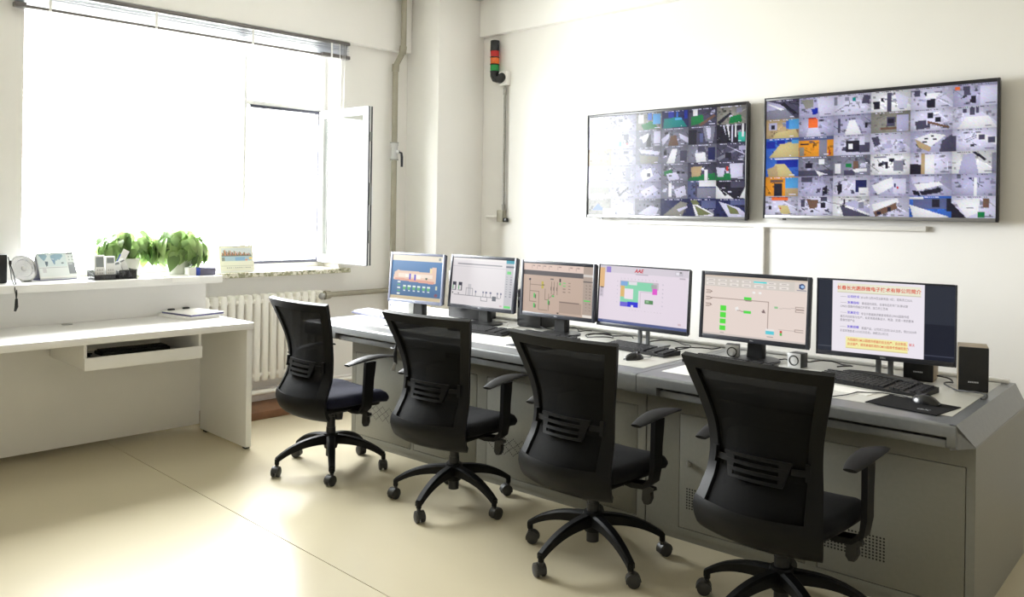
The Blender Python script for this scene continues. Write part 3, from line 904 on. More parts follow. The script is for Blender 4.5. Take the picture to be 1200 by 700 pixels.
# folders on the desk
fd = []
for i, (x, y, rz, lb) in enumerate(((-5.325, 2.42, 8, 'white ring folder at the bottom of the pile on the white desk'),
                                    (-5.31, 2.44, 11, 'white folder with two black clips on top of the pile on the white desk'))):
    f = thing('folder', lb, 'folder', (x, y, 0.7825 + i * 0.0175), R(90 + rz - 90), 'white folders on the desk')
    bxo('cover', PAPER, f, -0.16, 0.16, -0.125, 0.125, 0.0, 0.003, 0.001)
    bxo('cover', PAPER, f, -0.16, 0.16, -0.125, 0.125, 0.014, 0.017, 0.001)
    bxo('pages', FOLD if i else PAPER, f, -0.15, 0.155, -0.12, 0.12, 0.003, 0.014)
    if i:
        for yy in (-0.06, 0.05):
            bxo('clip', BLK, f, -0.152, -0.128, yy - 0.022, yy + 0.022, 0.012, 0.028, 0.005)

SZ = 1.0405
# black box with strap at the left edge
bb = thing('strapped_case', 'black box with hanging wrist strap at the left end of the shelf', 'case', (-5.50, 1.345, SZ))
bxo('body', BLK, bb, -0.05, 0.05, -0.08, 0.065, 0, 0.165, 0.008)
MB().tube([(0.052, 0.066, 0.15), (0.06, 0.075, 0.11), (0.09, 0.085, 0.06), (0.16, 0.075, 0.02), (0.205, 0.07, -0.005), (0.222, 0.068, -0.05), (0.222, 0.066, -0.09),
           (0.226, 0.062, -0.05), (0.21, 0.058, 0.0), (0.15, 0.06, 0.03), (0.09, 0.07, 0.075), (0.055, 0.07, 0.12)], 0.0028, 6).obj('strap', CABLE, bb)
MB().tube([(0.222, 0.067, -0.075), (0.222, 0.067, -0.12), (0.222, 0.06, -0.145)], [0.007, 0.010, 0.006], 8).obj('toggle', BLK, bb)
bxo('strap_buckle', BLK, bb, 0.054, 0.064, 0.068, 0.082, 0.105, 0.13, 0.002)

# round mirror / disc
mr_ = thing('desk_mirror', 'small round silver mirror tilted on its foot beside the world map calendar', 'mirror', (-5.53, 1.515, SZ), R(15))
Mt = Matrix.Translation((0, 0, 0.076)) @ Matrix.Rotation(R(-14), 4, 'X') @ Matrix.Rotation(R(68), 4, 'Y')
m = MB()
m.tube([Mt @ Vector((0.078 * math.cos(t), 0.078 * math.sin(t), 0)) for t in [2 * math.pi * k / 28 for k in range(28)]], 0.006, 8, True)
m.obj('rim', SILV, mr_)
MIR = mat('mirror_disc', (205, 206, 212), 0.12, metal=0.85, var=0.05, scale=14)
MB().lathe([(0.001, -0.004), (0.074, -0.004), (0.074, 0.003), (0.054, 0.004), (0.052, 0.001), (0.001, 0.001)], seg=28, M=Mt).obj('disc', MIR, mr_)
MB().lathe([(0.001, 0.0), (0.016, 0.0), (0.014, 0.006), (0.001, 0.008)], seg=16, M=Mt).obj('hub', SILV, mr_)
MB().box(0.0, 0.05, -0.02, 0.02, 0.0, 0.006, 0.002).obj('foot', BLK, mr_)


def calendar(label, x, y, rz, w, h, lean, z, pic, card, spiral=False, base=None):
    c = thing('desk_calendar', label, 'calendar', (x, y, z), rz)
    # local: faces -Y
    T = lambda p: Vector((p[0], p[1], p[2]))
    dpt = h * math.sin(lean)
    hh = h * math.cos(lean)
    m = MB()
    t = 0.003
    m.ring_surface([[Vector((sx, 0, 0.004)), Vector((sx, t, 0.004)), Vector((sx, dpt + t, hh)), Vector((sx, dpt, hh))] for sx in (-w / 2, w / 2)])
    m.ring_surface([[Vector((sx, 2 * dpt, 0.004)), Vector((sx, 2 * dpt + t, 0.004)), Vector((sx, dpt + t, hh)), Vector((sx, dpt, hh))] for sx in (-w / 2, w / 2)])
    m.obj('stand_card', card, c)
    MB().box(-w / 2, w / 2, -0.004, 2 * dpt + 0.006, 0.0, 0.004).obj('base_card', base or card, c)
    pic_mesh('page', pic, w * 0.985, h * 0.97, PRINT, c, 0, 0.012,
             lambda p: (p[0], p[2] * math.sin(lean) - 0.0015 - 0.001, p[2] * math.cos(lean) + 0.002))
    rg = MB()
    n = int(w / 0.012)
    for i in range(n):
        xx = -w / 2 + (i + .5) * w / n
        rg.tube([(xx, dpt + 0.001 + 0.006 * math.cos(a), hh - 0.001 + 0.006 * math.sin(a)) for a in [k * math.pi / 3 for k in range(6)]], 0.0009, 4, True)
    rg.obj('spiral_binding', METAL, c)['kind'] = 'stuff'
    return c


P1 = Pic(80, 60, (236, 240, 243))
P1.rect(0, 0, .78, .55, (222, 233, 238))
LAND = (148, 176, 196)
P1.poly([(.05, .08), (.22, .05), (.28, .14), (.2, .3), (.17, .33), (.1, .2)], LAND)
P1.poly([(.2, .34), (.28, .36), (.26, .5), (.22, .55), (.2, .45)], (96, 112, 128))
P1.poly([(.36, .12), (.5, .06), (.68, .08), (.7, .16), (.6, .3), (.54, .28), (.5, .34), (.46, .3), (.45, .26), (.37, .25)], LAND)
P1.poly([(.37, .26), (.48, .3), (.46, .46), (.43, .48), (.4, .36)], (128, 156, 184))
P1.poly([(.62, .42), (.68, .39), (.71, .44), (.64, .47)], (110, 124, 140))
P1.rect(.8, .03, .98, .09, (92, 96, 110)); P1.rect(.8, .42, .99, .86, (134, 136, 142)); P1.rect(.82, .45, .92, .5, (190, 190, 196))
for j in range(2):
    for i in range(2):
        P1.rect(.84 + i * .08, .17 + j * .12, .88 + i * .08, .21 + j * .12, (180, 184, 190))
P1.rect(.1, .62, .2, .78, (214, 214, 220)); P1.rect(.02, .58, .78, .595, (170, 175, 185)); P1.rect(0, .94, 1, 1, (246, 246, 246))
calendar('desk calendar printed with a blue world map, at the left of the shelf', -5.53, 1.71, R(101), 0.225, 0.165, R(22), SZ, P1, SILV,
         base=FOLD)
P2 = Pic(70, 60, (244, 242, 228))
P2.rect(.07, .12, .95, .62, (222, 228, 234)); P2.rect(.07, .38, .95, .44, (116, 116, 110)); P2.rect(.07, .44, .95, .62, (176, 200, 216))
P2.rect(.45, .46, .75, .62, (140, 178, 214)); P2.rect(.07, .46, .16, .62, (132, 138, 128))
for k in range(22):
    x = .08 + .038 * k
    h_ = (.08 + .1 * abs(math.sin(k * 2.3))) * (1.25 - .04 * k)
    P2.poly([(x, .4), (x + .04, .4), (x + .035, .4 - h_), (x + .01, .4 - h_ * 1.2)], [(176, 112, 92), (120, 122, 92), (206, 140, 110), (110, 100, 96)][k % 4])
P2.poly([(.3, .4), (.33, .4), (.315, .14)], (150, 110, 100)); P2.disc(.9, .52, .05, (238, 210, 130)); P2.disc(.78, .58, .035, (214, 150, 130))
P2.rect(.04, .80, .98, .81, (196, 194, 184))
for k in range(12):
    P2.rect(.2 + k * .06, .86, .225 + k * .06, .9, (150, 148, 142))
P2.rect(.42, .06, .55, .075, (150, 152, 150))
calendar('cream desk calendar with a riverside town photograph on the granite sill', -5.71, 2.955, R(84), 0.255, 0.19, R(14), 1.022, P2, PAPER)

# wire organiser with the remote controls
og = thing('desk_organizer', 'black wire mesh organizer tray holding white remotes in front of the left plant', 'organizer', (-5.42, 1.975, SZ), R(90))
m = MB()
m.box(-0.125, 0.125, -0.06, 0.06, 0, 0.003)
m.box(-0.125, 0.125, -0.062, -0.059, 0.0, 0.03); m.box(-0.125, 0.125, 0.059, 0.062, 0.0, 0.055)
m.box(-0.125, -0.122, -0.06, 0.06, 0, 0.055); m.box(0.122, 0.125, -0.06, 0.06, 0, 0.055)
m.box(0.02, 0.023, -0.06, 0.06, 0, 0.05); m.box(0.075, 0.078, -0.06, 0.06, 0, 0.05); m.box(0.02, 0.125, -0.062, -0.059, 0.03, 0.052)
m.obj('mesh_tray', MESHB, og)
m = MB()
m.tube([(-.126, -.063, .03), (.02, -.063, .03), (.02, -.063, .054), (.126, -.063, .054), (.126, .063, .056), (-.126, .063, .056)], 0.003, 6, True)
m.tube([(-.126, -.063, .003), (.126, -.063, .003), (.126, .063, .003), (-.126, .063, .003)], 0.003, 6, True)
m.obj('wire_rim', BLK, og)


def remote(label, lx, ly, tilt, roll, w, h, lcd):
    r = thing('remote_control', label, 'remote control', (-5.42 - ly, 1.975 + lx, SZ + 0.005), R(90))
    r.rotation_euler = (R(-tilt), R(roll), R(90))
    bxo('case', PVC, r, -w / 2, w / 2, -0.011, 0.011, 0, h, 0.005)
    bxo('display', LCDG, r, -w * .36, w * .36, -0.0125, -0.0105, h * lcd, h * 0.92, 0.001)
    m = MB()
    for j in range(2):
        for i in range(3):
            m.box(-w * .3 + i * w * .22, -w * .3 + i * w * .22 + w * .14, -0.0125, -0.0105, h * (.2 + j * .14), h * (.27 + j * .14))
    m.obj('buttons', SILV, r)['kind'] = 'stuff'
    return r


remote('white air conditioner remote with large grey display, leftmost in the black organizer', -0.085, -0.035, 8, 0, 0.062, 0.145, 0.5)
remote('white remote with small grey display, second in the black organizer', -0.022, -0.035, 8, 0, 0.058, 0.138, 0.68)
remote('plain white remote leaning right in the black organizer', 0.048, -0.01, 14, -14, 0.042, 0.105, 0.8)
remote('white curved handset in the right compartment of the black organizer', 0.10, -0.01, 10, -22, 0.036, 0.125, 0.85)
pm = thing('leaflet', 'folded white leaflet with blue edge sticking up behind the remotes', 'leaflet', (-5.45, 1.99, SZ + 0.006), R(90))
pm.rotation_euler = (R(-6), R(28), R(90))
bxo('sheet', PAPER, pm, -0.02, 0.02, -0.002, 0.002, 0, 0.19)
bxo('blue_edge', BLUEB, pm, -0.026, -0.019, -0.0024, 0.0024, 0, 0.15)

# blue box, papers
bx_ = thing('card_box', 'small blue and violet box at the right end of the shelf', 'box', (-5.40, 2.535, SZ), R(90 - 4))
bxo('blue_end', BLUEB, bx_, -0.045, -0.02, -0.04, 0.05, 0, 0.05, 0.002)
bxo('box_body', GREYB, bx_, -0.02, 0.085, -0.04, 0.05, 0, 0.05, 0.006)
bxo('white_side', PAPER, bx_, -0.09, -0.045, -0.035, 0.05, 0, 0.052, 0.002)
pp = MB()
pts_top = [(-5.62, 1.041), (-5.45, 1.0425), (-5.30, 1.0425), (-5.281, 1.040), (-5.277, 1.03), (-5.277, 1.012)]
pp.ring_surface([[Vector((x, 2.29, z)), Vector((x, 2.47, z)), Vector((x + .0006, 2.47, z + .0012)), Vector((x + .0006, 2.29, z + .0012))] for x, z in pts_top])
tag(pp.obj('paper_sheet', PAPER), 'white paper sheets hanging over the shelf front below the right plant', 'paper')

# ------------------------------------------------------------------ pothos plants


def leaf_mesh(L, W, droop):
    m = MB(); bm = m.bm
    prof = [(0, 0.0), (.1, .32), (.28, .5), (.5, .46), (.72, .3), (.88, .14), (1, 0.0)]
    mid, lf, rt_ = [], [], []
    for u, w in prof:
        y = u * L
        z = -droop * u * u * L
        mid.append(bm.verts.new((0, y, z - .02 * L)))
        if w > 0:
            lf.append(bm.verts.new((-w * W, y - (.07 * L if u < .15 else 0), z + .06 * L * w))); rt_.append(bm.verts.new((w * W, y - (.07 * L if u < .15 else 0), z + .06 * L * w)))
    f = bm.faces.new
    f((mid[0], mid[1], lf[0])); f((mid[0], rt_[0], mid[1]))
    for i in range(len(lf) - 1):
        f((mid[i + 1], mid[i + 2], lf[i + 1], lf[i])); f((mid[i + 1], rt_[i], rt_[i + 1], mid[i + 2]))
    f((mid[-2], mid[-1], lf[-1])); f((mid[-2], rt_[-1], mid[-1]))
    return m.mesh('leaf', LEAF, 80)


LEAVES = [leaf_mesh(0.085, 0.062, .35), leaf_mesh(0.07, 0.052, .55), leaf_mesh(0.055, 0.042, .3), leaf_mesh(0.095, 0.07, .7)]


def plant(label, x, y, ph, pr, rx, ry, rz_, zc, nleaf, seed, trail, xmax=1.0):
    rg = random.Random(seed)
    t = thing('potted_pothos', label, 'plant', (x, y, SZ), 0, 'pothos plants on the window shelf')
    MB().lathe([(0.001, 0), (pr * .78, 0), (pr * .8, 0.004), (pr * .98, ph * .93), (pr * 1.03, ph * .95), (pr * 1.03, ph), (pr * .93, ph), (pr * .9, ph * .88), (0.001, ph * .88)], seg=28).obj('pot', POT, t)
    MB().lathe([(0.001, ph * .885), (pr * .9, ph * .885), (pr * .8, ph * .9), (0.001, ph * .91)], seg=16).obj('soil', SOIL, t)
    MB().lathe([(0.001, 0), (pr * .98, 0), (pr * 1.05, 0.008), (pr * 1.0, 0.008), (0.001, 0.004)], seg=24).obj('saucer', POT, t)
    st = MB()
    for i in range(nleaf):
        # leaves spread over a dome, outer ones facing out and down
        az = rg.uniform(0, 2 * math.pi)
        el = math.asin(rg.uniform(-0.35 if trail else -0.1, 1.0))
        k = rg.uniform(.75, 1.0)
        px = rx * k * math.cos(el) * math.cos(az); py = ry * k * math.cos(el) * math.sin(az)
        pz = zc + rz_ * k * math.sin(el)
        if math.hypot(px, py) < pr * 1.15 and pz < ph + .03:
            pz = ph + rg.uniform(.03, .1)
        px = min(px, xmax - rg.uniform(0, .03))
        if px < -0.145:
            px = -0.145 + rg.uniform(0, .05)
        if pz < .05:
            pz = .05 + rg.uniform(0, .06)
        lm = rg.choice(LEAVES)
        o = link('leaf', lm, t, (px, py, pz))
        tilt = (-35 - 45 * (1 - max(0, math.sin(el)))) + rg.uniform(-22, 22)
        o.rotation_euler = Euler((R(tilt), R(rg.uniform(-25, 25)), az - math.pi / 2 + R(rg.uniform(-35, 35))), 'XYZ')
        s = rg.uniform(.95, 1.35); o.scale = (s, s, s)
        if i % 3 == 0:
            st.tube([(0.3 * px * pr / max(.05, math.hypot(px, py)), 0.3 * py * pr / max(.05, math.hypot(px, py)), ph * .85), (px * .5, py * .5, max(ph + .05, pz * .9 + .02)), (px, py, pz)], 0.002, 5)
    st.obj('stems', STEM, t)['kind'] = 'stuff'
    return t


plant('leafy green pothos in a white pot behind the black organizer', -5.575, 2.13, 0.115, 0.072, 0.14, 0.21, 0.125, 0.175, 130, 3, True, 0.055)
plant('fuller green pothos in a white pot to the right of the other plant', -5.555, 2.455, 0.12, 0.085, 0.14, 0.175, 0.150, 0.165, 165, 11, True)

# ================================================================== CONSOLE
CA = math.atan2(0.243, 3.664)
C0 = Vector((-0.993, 3.285, 0))
CU = Vector((math.cos(CA), math.sin(CA), 0)); CV = Vector((-math.sin(CA), math.cos(CA), 0))


def W(u, v, z=0.0):
    p = C0 + CU * u + CV * v
    return (p.x, p.y, z)


KH = 0.75
CD = 1.05


def console(label, ua, ub, ca, cb, doors, drawers, vents, right_end):
    um = (ua + ub) / 2
    t = thing('control_console', label, 'console', W(um, 0.5), CA)
    def B(name, mt, u0, u1, v0, v1, z0, z1, bev=0.0, parent=t):
        return bxo(name, mt, parent, u0 - um, u1 - um, v0 - .5, v1 - .5, z0, z1, bev)
    # worktop with rounded nose
    nose = [(0.06, 0.655), (0.008, 0.662), (0.0, 0.672), (0.0, 0.738), (0.004, 0.746), (0.012, 0.7495), (0.02, KH), (CD, KH), (CD, 0.70), (0.06, 0.70)]
    nose2 = [(0.06, 0.700), (0.004, 0.700), (0.0, 0.704), (0.0, 0.738), (0.004, 0.746), (0.012, 0.7495), (0.02, KH), (CD, KH), (CD, 0.70)]
    m = MB()
    segs = []
    u = ua
    for (d0, d1) in drawers:
        segs.append((u, d0, nose)); segs.append((d0, d1, nose2)); u = d1
    segs.append((u, ub, nose))
    for a, b, pr in segs:
        m.prism([(p[0] - .5, p[1]) for p in pr], 'x', a - um, b - um)
    m.obj('worktop', STEELD, t)
    if right_end:
        m = MB()
        m.ring_surface([[Vector((ub - um, v - .5, KH - .001)), Vector((ub - um + .046, v - .5, 0.655)), Vector((ub - um - .02, v - .5, 0.655)), Vector((ub - um - .02, v - .5, KH - .001))] for v in (0.004, CD)])
        m.bm.verts.ensure_lookup_table()
        m.bm.verts[1].co.y = 0.10 - .5
        m.obj('end_cap', STEELD, t)
    B('inlay', INLAY, ua + .05, ub - .045, 0.14, CD - 0.06, KH - 0.001, KH + 0.0015, 0.0008)
    B('back_ledge', LAM, ua + .02, ub - .02, CD - 0.05, CD - 0.01, KH, KH + 0.018, 0.004)
    for (d0, d1) in drawers:
        dr = B('keyboard_drawer', STEELD, d0 + .006, d1 - .006, 0.022, 0.45, 0.657, 0.688, 0.004)
        B('drawer_gap_shade', DARK, d0 + .002, d1 - .002, 0.05, 0.44, 0.689, 0.699, 0, dr)  # black block standing in for shade in the gap above the drawer
    # cabinet
    B('cabinet', STEELP, ca, cb, 0.116, CD - 0.02, 0.0, 0.66)
    fr = MB()
    def fbox(u0, u1, z0, z1):
        fr.box(u0 - um, u1 - um, 0.10 - .5, 0.118 - .5, z0, z1)
    DZ0, DZ1 = 0.060, 0.578
    fbox(ca, cb, 0.03, DZ0 - .003); fbox(ca, cb, DZ1 + .003, 0.66)
    us = [ca] + [x for d in doors for x in (d[0] - .003, d[1] + .003)] + [cb]
    for i in range(0, len(us), 2):
        fbox(us[i], us[i + 1], DZ0 - .003, DZ1 + .003)
    fr.obj('face_frame', STEELP, t)
    B('plinth', STEELP, ca, cb, 0.104, 0.118, 0.0, 0.03)
    for i, (d0, d1) in enumerate(doors):
        d = B('door', STEELP, d0, d1, 0.0995, 0.113, DZ0, DZ1, 0.0012)
        kind, hu = vents[i]
        h = MB()
        def dot(uu, zz, r_):
            ring = [Vector((uu - um + r_ * math.cos(a), 0.0990 - .5, zz + r_ * math.sin(a))) for a in [k * math.pi / 3 for k in range(6)]]
            vv = [h.bm.verts.new(p) for p in ring]; h.bm.faces.new(vv)
        if kind == 'diamond':
            for q in range(4):
                uc = hu + q * 0.062
                for k in range(7):
                    f_ = k / 6
                    for sx, sz in ((1, 1), (1, -1), (-1, 1), (-1, -1)):
                        dot(uc + sx * f_ * .058, 0.225 + sz * (1 - f_) * .045, .0034)
        elif kind == 'mesh':
            for q in range(18):
                for k in range(8):
                    dot(hu + q * .0135, .155 + k * .0125, .0044)
        h.obj('vent_holes', DARK, d)['kind'] = 'stuff'
        h2 = MB(); h2.cyl((d0 + .05 - um, 0.0985 - .5, .36), (d0 + .05 - um, 0.090 - .5, .36), .012).box(d0 + .045 - um, d0 + .055 - um, .082 - .5, .092 - .5, .345, .375, .002)
        h2.obj('door_lock', METAL, d)
    return t


LU0, LU1 = -3.930, -1.350
cl = console('left console desk carrying the four far monitors, diamond vents in its doors', LU0, LU1, -3.55, -1.352,
             [(-3.51, -2.99), (-2.96, -2.45), (-2.37, -1.90), (-1.87, -1.40)],
             [(-3.6, -2.72), (-2.60, -1.50)],
             [('diamond', -3.37), ('diamond', -2.72), ('diamond', -2.30), ('diamond', -1.66)], False)
cr = console('right console desk nearest the camera, square mesh vents in its doors', -1.346, 0.0, -1.346, 0.045,
             [(-1.17, -0.585), (-0.53, 0.012)], [(-1.24, -0.03)], [('mesh', -1.13), ('mesh', -0.50)], True)


# ------------------------------------------------------------------ monitors
def scada(base, seed):
    return Pic(132, 84, base)


def mon1():
    p = Pic(120, 84, (70, 116, 164)); p.a *= (0.86 + .3 * (1 - p.Y))[..., None]
    p.rect(0, 0, 1, .13, (236, 226, 206)); p.rect(0, .965 - .05, 1, 1, (206, 188, 152)); p.rect(.92, .04, .96, .09, (150, 160, 160))
    p.poly([(.06, .40), (.12, .35), (.78, .37), (.8, .25), (.88, .25), (.88, .60), (.82, .62), (.04, .56)], (232, 200, 178))
    p.poly([(.08, .52), (.86, .56), (.84, .62), (.06, .57)], (222, 160, 140)); p.rect(.14, .42, .82, .5, (242, 224, 208))
    p.rect(.36, .42, .39, .55, (88, 72, 196)); p.rect(.46, .43, .49, .56, (88, 72, 196)); p.rect(.28, .43, .34, .5, (250, 240, 230)); p.rect(.51, .44, .58, .52, (250, 240, 230))
    p.disc(.7, .51, .022, (60, 80, 60)); p.rect(.76, .27, .8, .38, (240, 220, 170))
    for k in range(6):
        p.rect(.25 + k * .095, .68, .31 + k * .095, .71, (226, 236, 228)); p.rect(.25 + k * .095, .72, .3 + k * .095, .77, (92, 176, 110)); p.rect(.26 + k * .095, .79, .3 + k * .095, .81, (220, 230, 230))
    for k in range(5):
        p.rect(.13, .60 + k * .065, .19, .63 + k * .065, (86, 180, 110) if k % 2 else (226, 232, 226))
    p.rect(.88, .66, .92, .74, (206, 210, 180)); p.disc(.9, .86, .03, (120, 70, 90), 1.3)
    return p


def mon2():
    p = Pic(132, 84, (226, 220, 222))
    p.rect(0, 0, .86, .05, (236, 230, 228)); p.rect(.86, 0, 1, .07, (40, 150, 170)); p.rect(.86, .07, 1, 1, (196, 194, 198)); p.rect(.86, .12, 1, .15, (90, 96, 110))
    p.rect(.08, .115, .8, .145, (140, 138, 144)); p.rect(0, .18, .86, .186, (200, 196, 200))
    p.rect(.89, .23, .95, .28, (96, 206, 110)); p.rect(.87, .93, .97, .98, (110, 220, 120))
    for k in range(9):
        p.rect(.88, .33 + k * .05, .9, .345 + k * .05, (140, 140, 150)); p.rect(.94, .33 + k * .05, .97, .35 + k * .05, (140, 140, 150))
    for x in (.02, .12):
        p.rect(x, .52, x + .06, .60, (66, 66, 78)); p.rect(x, .6, x + .02, .68, (70, 160, 90)); p.rect(x + .045, .6, x + .06, .7, (66, 66, 78)); p.line(x, .7, x + .06, .7, (80, 80, 90))
    p.rect(.28, .55, .33, .78, (200, 196, 200)); p.rect(.26, .63, .36, .64, (150, 148, 154))
    p.line(.06, .79, .8, .79, (120, 118, 126)); p.line(.25, .64, .25, .79, (130, 128, 134)); p.line(.36, .64, .36, .79, (130, 128, 134))
    for x in (.40, .52, .57, .64, .75, .8):
        p.rect(x, .68, x + .025, .72, (96, 100, 130)); p.line(x + .012, .72, x + .012, .78, (90, 90, 100))
    p.rect(.68, .76, .74, .86, (100, 104, 112)); p.line(.5, .8, .5, .87, (120, 118, 126)); p.line(.5, .87, .6, .87, (120, 118, 126)); p.line(.6, .8, .6, .87, (120, 118, 126))
    p.rect(.02, .74, .04, .77, (60, 60, 70)); p.rect(.12, .745, .14, .775, (60, 60, 70)); p.rect(.8, .93, .84, .97, (206, 180, 190))
    return p


def mon3():
    p = Pic(132, 84, (196, 172, 156))
    p.rect(0, 0, .86, .14, (226, 202, 190)); p.rect(0, .14, .86, .24, (92, 86, 88)); p.rect(.86, 0, 1, 1, (176, 158, 146)); p.rect(.86, .28, 1, .31, (100, 92, 92)); p.rect(.86, .16, 1, .2, (214, 206, 200))
    for x in (.12, .2, .28, .37, .5, .66, .76):
        p.rect(x, .03, x + .004, .11, (186, 162, 152)); p.rect(x + .015, .04, x + .05, .06, (176, 150, 142))
    D = (130, 112, 100); G_ = (90, 190, 100)
    p.disc(.1, .33, .016, (50, 50, 70), 1.5); p.rect(.27, .36, .30, .5, (190, 176, 70)); p.rect(.28, .42, .32, .44, (120, 110, 60))
    for a in ((.1, .35, .1, .78), (.1, .44, .28, .44), (.1, .56, .24, .56), (.24, .56, .24, .93), (.24, .93, .37, .93), (.33, .5, .33, .72), (.33, .72, .38, .72), (.38, .6, .38, .93), (.1, .78, .2, .78), (.42, .35, .42, .6), (.46, .35, .46, .6), (.5, .35, .5, .6)):
        p.line(*a, D)
    for x, y in ((.16, .65), (.16, .85), (.37, .76)):
        p.rect(x, y - .04, x + .02, y + .05, G_); p.rect(x + .02, y - .02, x + .035, y + .06, (90, 80, 70))
    p.rect(.40, .28, .45, .31, (90, 84, 84)); p.rect(.53, .27, .55, .35, (40, 40, 40)); p.rect(.53, .36, .55, .4, G_)
    for x in (.41, .45, .49):
        p.rect(x, .45, x + .012, .52, (110, 96, 90))
    p.line(.38, .7, .45, .6, D); p.rect(.43, .62, .46, .66, G_)
    for k in range(4):
        p.rect(.58, .34 + k * .06, .62, .37 + k * .06, (120, 200, 120) if k < 2 else (150, 130, 120)); p.rect(.66, .34 + k * .06, .69, .36 + k * .06, (120, 104, 96))
    p.rect(.54, .74, .85, .95, (176, 154, 140)); p.rect(.54, .73, .82, .75, (130, 112, 104))
    for k in range(9):
        p.rect(.9, .36 + k * .06, .92, .38 + k * .06, (140, 126, 118)); p.rect(.95, .36 + k * .06, .97, .38 + k * .06, (140, 126, 118))
    p.rect(.88, .65, .96, .68, (80, 214, 90)); p.rect(.86, .94, 1, .99, (232, 224, 216)); p.poly([(.5, .95), (.54, .95), (.52, .99)], (40, 36, 36))
    return p


def mon4():
    p = Pic(150, 90, (232, 220, 232))
    p.rect(0, 0, 1, .12, (216, 208, 218)); p.rect(0, .05, .06, .38, (232, 190, 140)); p.rect(.08, .02, .135, .12, (150, 130, 210)); p.rect(0, .38, .05, .55, (214, 204, 216)); p.rect(.01, .38, .05, .40, (110, 100, 110))
    p.rect(0, .945, 1, 1, (84, 94, 140)); p.rect(.05, .95, .3, .965, (140, 150, 190))
    for k in range(5):
        p.rect(.01, .42 + k * .025, .04, .43 + k * .025, (170, 160, 172))
    p.rect(.245, .25, .68, .37, (200, 190, 198)); p.rect(.25, .26, .62, .40, (136, 214, 176)); p.rect(.25, .26, .33, .33, (126, 170, 220))
    p.rect(.25, .33, .30, .55, (222, 184, 110)); p.rect(.25, .52, .46, .62, (136, 214, 176)); p.rect(.40, .38, .46, .6, (136, 214, 176)); p.rect(.30, .38, .40, .56, (240, 226, 236)); p.rect(.35, .26, .44, .31, (230, 226, 232))
    p.rect(.25, .61, .36, .69, (112, 100, 214)); p.rect(.34, .60, .46, .69, (40, 44, 214)); p.rect(.38, .66, .41, .69, (230, 230, 240))
    p.rect(.6, .28, .66, .34, (170, 170, 170)); p.rect(.61, .35, .67, .44, (226, 90, 206)); p.rect(.53, .54, .63, .61, (90, 140, 92)); p.rect(.55, .56, .58, .59, (150, 190, 150))
    p.line(.48, .42, .48, .68, (206, 190, 206)); p.line(.48, .42, .6, .42, (206, 190, 206))
    for k in range(11):
        p.rect(.25 + k * .04, .20, .262 + k * .04, .22, (206, 196, 206)); p.rect(.36 + k * .035, .73, .37 + k * .035, .745, (212, 200, 212))
    for k in range(6):
        p.rect(.21, .26 + k * .07, .22, .28 + k * .07, (200, 190, 206)); p.rect(.72, .26 + k * .07, .73, .28 + k * .07, (206, 196, 210))
    p.rect(.85, .03, .93, .1, (196, 190, 200)); p.rect(.86, .04, .89, .09, (236, 232, 240)); p.rect(.9, .03, .92, .06, (110, 110, 110)); p.rect(.9, .13, .96, .15, (190, 180, 190))
    p.rect(.42, .125, .56, .132, (170, 160, 176)); p.rect(.9, .88, .93, .91, (212, 190, 200))
    return p


def mon5():
    p = Pic(150, 90, (234, 218, 210))
    p.rect(0, 0, 1, .03, (216, 200, 186)); p.rect(0, .03, 1, .19, (216, 208, 200)); p.rect(0, .965, 1, 1, (214, 202, 196)); p.rect(.88, .03, 1, .2, (226, 214, 206))
    for k in range(7):
        for j in (0, 1):
            p.rect(.02 + k * .12, .065 + j * .06, .11 + k * .12, .105 + j * .06, (238, 230, 224)); p.rect(.04 + k * .12, .08 + j * .06, .09 + k * .12, .09 + j * .06, (186, 176, 172))
    p.rect(.49, .065, .62, .09, (70, 224, 226)); p.disc(.945, .10, .028, (44, 66, 120), 1.6); p.disc(.95, .10, .014, (170, 200, 236), 1.4); p.rect(.9, .155, .99, .17, (120, 126, 150))
    for y in (.26, .37, .48):
        p.rect(.02, y, .06, y + .004, (150, 130, 120)); p.rect(.02, y + .04, .06, y + .044, (150, 130, 120)); p.rect(.03, y + .015, .06, y + .026, (180, 160, 150)); p.line(.06, y, .08, y + .02, (150, 130, 120)); p.line(.06, y + .04, .08, y + .02, (150, 130, 120))
    L_ = (158, 136, 128)
    p.line(.08, .385, .64, .385, L_); p.line(.64, .385, .64, .82, L_); p.rect(.41, .335, .48, .375, (84, 222, 80)); p.rect(.42, .39, .48, .4, (150, 130, 130))
    p.rect(.41, .56, .48, .595, (84, 222, 80)); p.line(.33, .56, .41, .57, L_)
    for k in range(4):
        p.rect(.17, .50 + k * .11, .235, .585 + k * .11, (88, 226, 70))
    p.rect(.18, .94, .22, .95, (160, 150, 146)); p.poly([(.32, .52), (.35, .5), (.36, .55), (.33, .57)], (244, 240, 238)); p.poly([(.58, .56), (.6, .5), (.62, .57)], (130, 110, 110)); p.disc(.5, .25, .014, (248, 244, 242), 1.6); p.disc(.56, .25, .014, (248, 244, 242), 1.6)
    p.rect(.63, .85, .71, .90, (96, 206, 220)); p.rect(.63, .81, .71, .85, (240, 232, 230)); p.rect(.76, .82, .78, .86, (206, 60, 60)); p.rect(.76, .86, .78, .9, (90, 190, 90)); p.rect(.64, .93, .7, .94, (150, 140, 140))
    for y in (.42, .47, .78):
        p.rect(.9, y, .97, y + .005, (170, 150, 142)); p.rect(.9, y + .035, .97, y + .04, (170, 150, 142)); p.rect(.89, y, .893, y + .04, (170, 150, 142))
    p.rect(.7, .45, .73, .48, (150, 200, 150)); p.line(.75, .47, .89, .45, (206, 190, 184)); p.line(.75, .8, .89, .8, (206, 190, 184))
    return p


